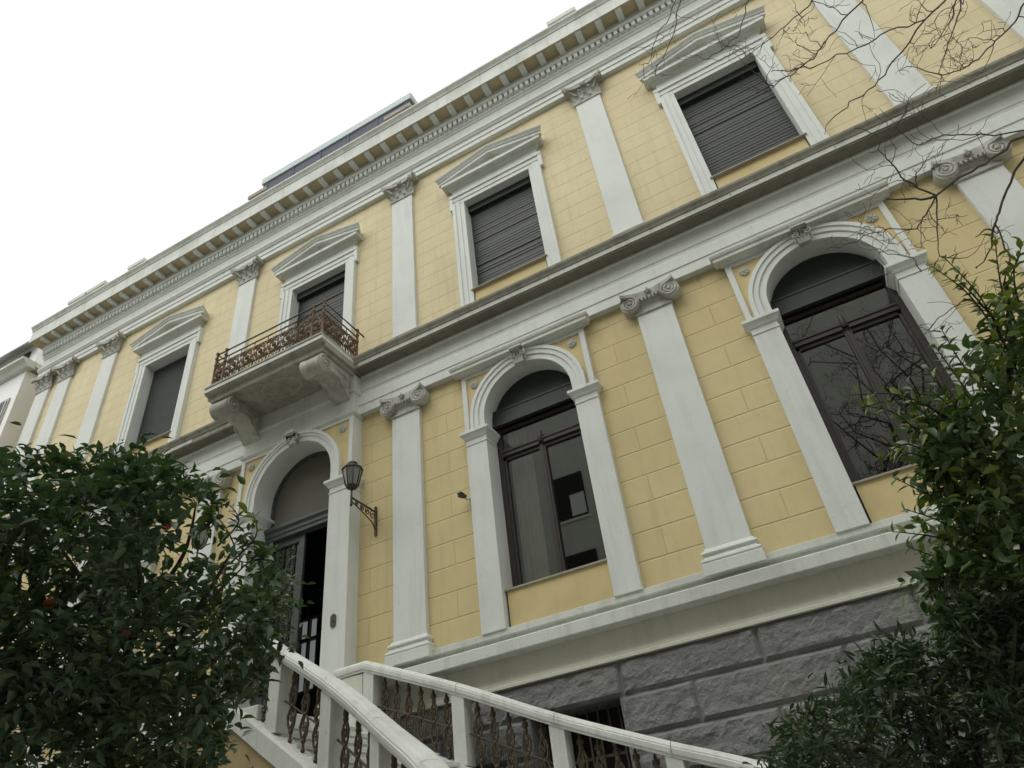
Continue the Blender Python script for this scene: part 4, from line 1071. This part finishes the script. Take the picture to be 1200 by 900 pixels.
# --- evergreen bush below it
T4 = Tree(9); rb = at(1120,1000,3.7); root3 = Vector((rb.x,rb.y,GZ))
for pts in ([root3,at(1110,930,3.7),at(1080,840,3.7),at(1050,770,3.8)],[root3,at(1150,920,3.6),at(1180,820,3.6),at(1190,730,3.7)],[root3,at(1050,930,3.6),at(990,880,3.6),at(940,860,3.6)],[root3,at(1180,940,3.5),at(1250,860,3.5)]):
    T4.limb(pts, 0.03, 0.008)
CR3 = [(888,960),(893,905),(912,868),(945,838),(985,815),(1000,785),(1030,765),(1060,752),(1090,745),(1110,720),(1150,700),(1210,690),(1320,690),(1320,1010),(888,1010)]
k = 0
while k < 900:
    u,v = rnd.uniform(885,1310), rnd.uniform(690,1010)
    if not in_poly(u,v,CR3): continue
    edge = min(1,max(0.15,(v-700)/160)); t_ = 3.80+rnd.uniform(-0.55,0.55)*edge; k += 1
    T4.clump(at(u,v,t_), 20, 0.055, 0.072, 0, False, 0.7, -0.2, 0.27)
tr = empty('evergreen_bush', root3, 'dark evergreen bush with narrow leaves against the grey stone base', 'bush')
keep(T4.wood.build('stem', BARK), tr); keep(T4.lv.build('foliage', LEAFB), tr)

# --- bare tree reaching in from the upper right
B1 = MB(); rb_ = random.Random(4)
def wig(a, b_, r0, r1, n, wob):
    a = Vector(a); b_ = Vector(b_); L = (b_-a).length; pts = [a.copy()]
    for i in range(1,n): 
        t_ = i/n; pts.append(a.lerp(b_,t_)+Vector((rb_.gauss(0,1),rb_.gauss(0,1),rb_.gauss(0,1)))*L*wob)
    pts.append(b_.copy()); rr = [r0+(r1-r0)*i/n for i in range(n+1)]
    B1.tube(pts, rr, 5, False); return pts, rr
def sub(p, d, L, r, depth):
    # a zig-zagging twig that throws off shorter spurs
    n = 4+int(L*10); pts = [p.copy()]; q = p.copy(); d = d.normalized(); rr = [r]
    for i in range(n):
        d = (d+Vector((rb_.gauss(0,0.38),rb_.gauss(0,0.38),rb_.gauss(0,0.38)))+Vector((0,0,0.03))).normalized()
        q = q+d*L/n; pts.append(q.copy()); rr.append(max(0.0014,r*(1-0.55*(i+1)/n)))
        if depth > 0 and rb_.random() < 0.30:
            o = d.orthogonal(); o.rotate(Matrix.Rotation(rb_.uniform(0,6.28),3,d))
            sub(q, d*0.5+o, L*rb_.uniform(0.3,0.65), rr[-1]*0.75, depth-1)
    B1.tube(pts, rr, 4, False)
    B1.ball(q, r*0.75, 1,1,1.4,5,3)
def branch(px, t0, t1, r0, r1, nsub=3, Ls=0.29):
    n = len(px); P_ = [at(u,v,t0+(t1-t0)*i/(n-1)) for i,(u,v) in enumerate(px)]
    for i in range(n-1):
        ra = 0.82*(r0+(r1-r0)*i/(n-1)); rb2 = 0.82*(r0+(r1-r0)*(i+1)/(n-1))
        pts, rr = wig(P_[i],P_[i+1],ra,rb2,4,0.025)
        for j in range(nsub):
            k = rb_.randrange(1,len(pts)); d = (P_[i+1]-P_[i]).normalized(); o = d.orthogonal(); o.rotate(Matrix.Rotation(rb_.uniform(0,6.28),3,d))
            sub(pts[k], d*0.7+o*0.9, Ls*rb_.uniform(0.5,1.2), rr[k]*0.6, 2 if Ls > 0.25 else 1)
    sub(P_[-1], P_[-1]-P_[-2], Ls, r1, 1)
    return P_
tb = Vector((10.6,-4.6,GZ)); crown = Vector((10.3,-5.0,4.2))
B1.tube(smoothpath([tb,(10.65,-4.6,-3),(10.55,-4.65,-1),(10.4,-4.8,1.6),crown],5),[0.10-0.003*i for i in range(21)],9,False)
def limbto(q): B1.tube(smoothpath([crown,(crown+q)/2+Vector((0,0,0.35)),q],6),[0.03-0.0017*i for i in range(13)],6,False)
defs = [
 ([(1113,-6),(1084,23),(1045,73),(1025,101),(995,119)],4.6,4.3,0.008,0.004,1),
 ([(1084,23),(1041,36),(1005,56),(957,77)],4.55,4.4,0.006,0.004,2),
 ([(1016,-6),(987,24),(968,48),(957,64),(936,80),(907,101)],4.7,4.3,0.007,0.004,2),
 ([(1128,-6),(1120,27),(1112,48),(1100,85)],4.4,4.3,0.006,0.003,2),
 ([(1124,-6),(1116,22),(1096,52)],4.5,4.4,0.006,0.003,2),
 ([(1204,-6),(1190,25),(1173,42),(1152,63),(1130,80),(1105,88)],4.3,4.2,0.007,0.004,2),
 ([(793,-5),(782,26),(771,40),(760,74)],5.3,5.0,0.005,0.003,1),
 ([(799,-5),(790,38),(778,66),(768,82)],5.2,5.0,0.005,0.003,1),
 ([(877,-5),(872,20),(864,44),(840,62)],5.0,4.8,0.005,0.003,1),
 ([(955,-6),(947,8),(925,26),(905,44),(880,62)],4.8,4.7,0.006,0.003,2),
 ([(1215,148),(1160,187),(1130,205),(1097,229)],4.2,4.0,0.010,0.008,0),
 ([(1097,229),(1060,211),(1048,195),(1037,182)],4.0,3.9,0.007,0.004,2),
 ([(1097,229),(1085,252),(1075,268),(1040,268),(1012,276)],4.0,3.8,0.006,0.003,2),
 ([(1097,229),(1098,268),(1101,300)],4.0,3.9,0.006,0.003,1),
 ([(1215,153),(1150,157),(1106,158),(1076,170),(1050,150)],4.15,3.9,0.006,0.003,2),
 ([(1210,160),(1184,215),(1172,245),(1166,262)],4.2,4.15,0.010,0.008,0),
 ([(1166,262),(1185,300),(1165,365),(1130,350),(1100,372)],4.15,4.0,0.006,0.003,2),
 ([(1190,400),(1150,398),(1128,425),(1105,432)],4.1,3.95,0.005,0.003,2),
 ([(1080,318),(1070,302),(1040,298),(1020,288)],3.9,3.85,0.004,0.002,1),
]
for px,t0,t1,r0,r1,ns in defs:
    P_ = branch(px,t0,t1,r0,r1,ns)
    if px[0][1] < 0 or px[0][0] > 1203: limbto(P_[0])
bt = empty('bare_tree', tb, 'bare leafless tree whose thin twigs hang in from the upper right corner', 'tree')
keep(B1.build('branches', TWIG), bt)

B1 = MB(); rb_ = random.Random(12); t2 = Vector((8.7,-9.3,GZ))
B1.tube(smoothpath([t2,(8.75,-9.3,-2.5),(8.6,-9.25,0.0),(8.5,-9.3,3.0)],5),[0.13-0.004*i for i in range(16)],9,False)
for k in range(13):
    a = k*0.483; e = Vector((8.5+2.1*math.cos(a),-9.3+1.2*math.sin(a),rb_.uniform(5.2,9.4)))
    pts, rr = wig((8.52,-9.3,1.6+0.11*k), e, 0.05, 0.014, 7, 0.05)
    for j in range(2,len(pts)):
        for q in range(3):
            dd = (pts[j]-pts[j-1]).normalized(); o = dd.orthogonal(); o.rotate(Matrix.Rotation(rb_.uniform(0,6.28),3,dd))
            sub(pts[j], dd*0.5+o, rb_.uniform(0.6,1.3), max(0.010,rr[j]*0.6), 2)
bt = empty('bare_tree', t2, 'bare leafless tree behind the viewer, mirrored in the right arched window', 'tree')
keep(B1.build('branches', TWIG), bt)
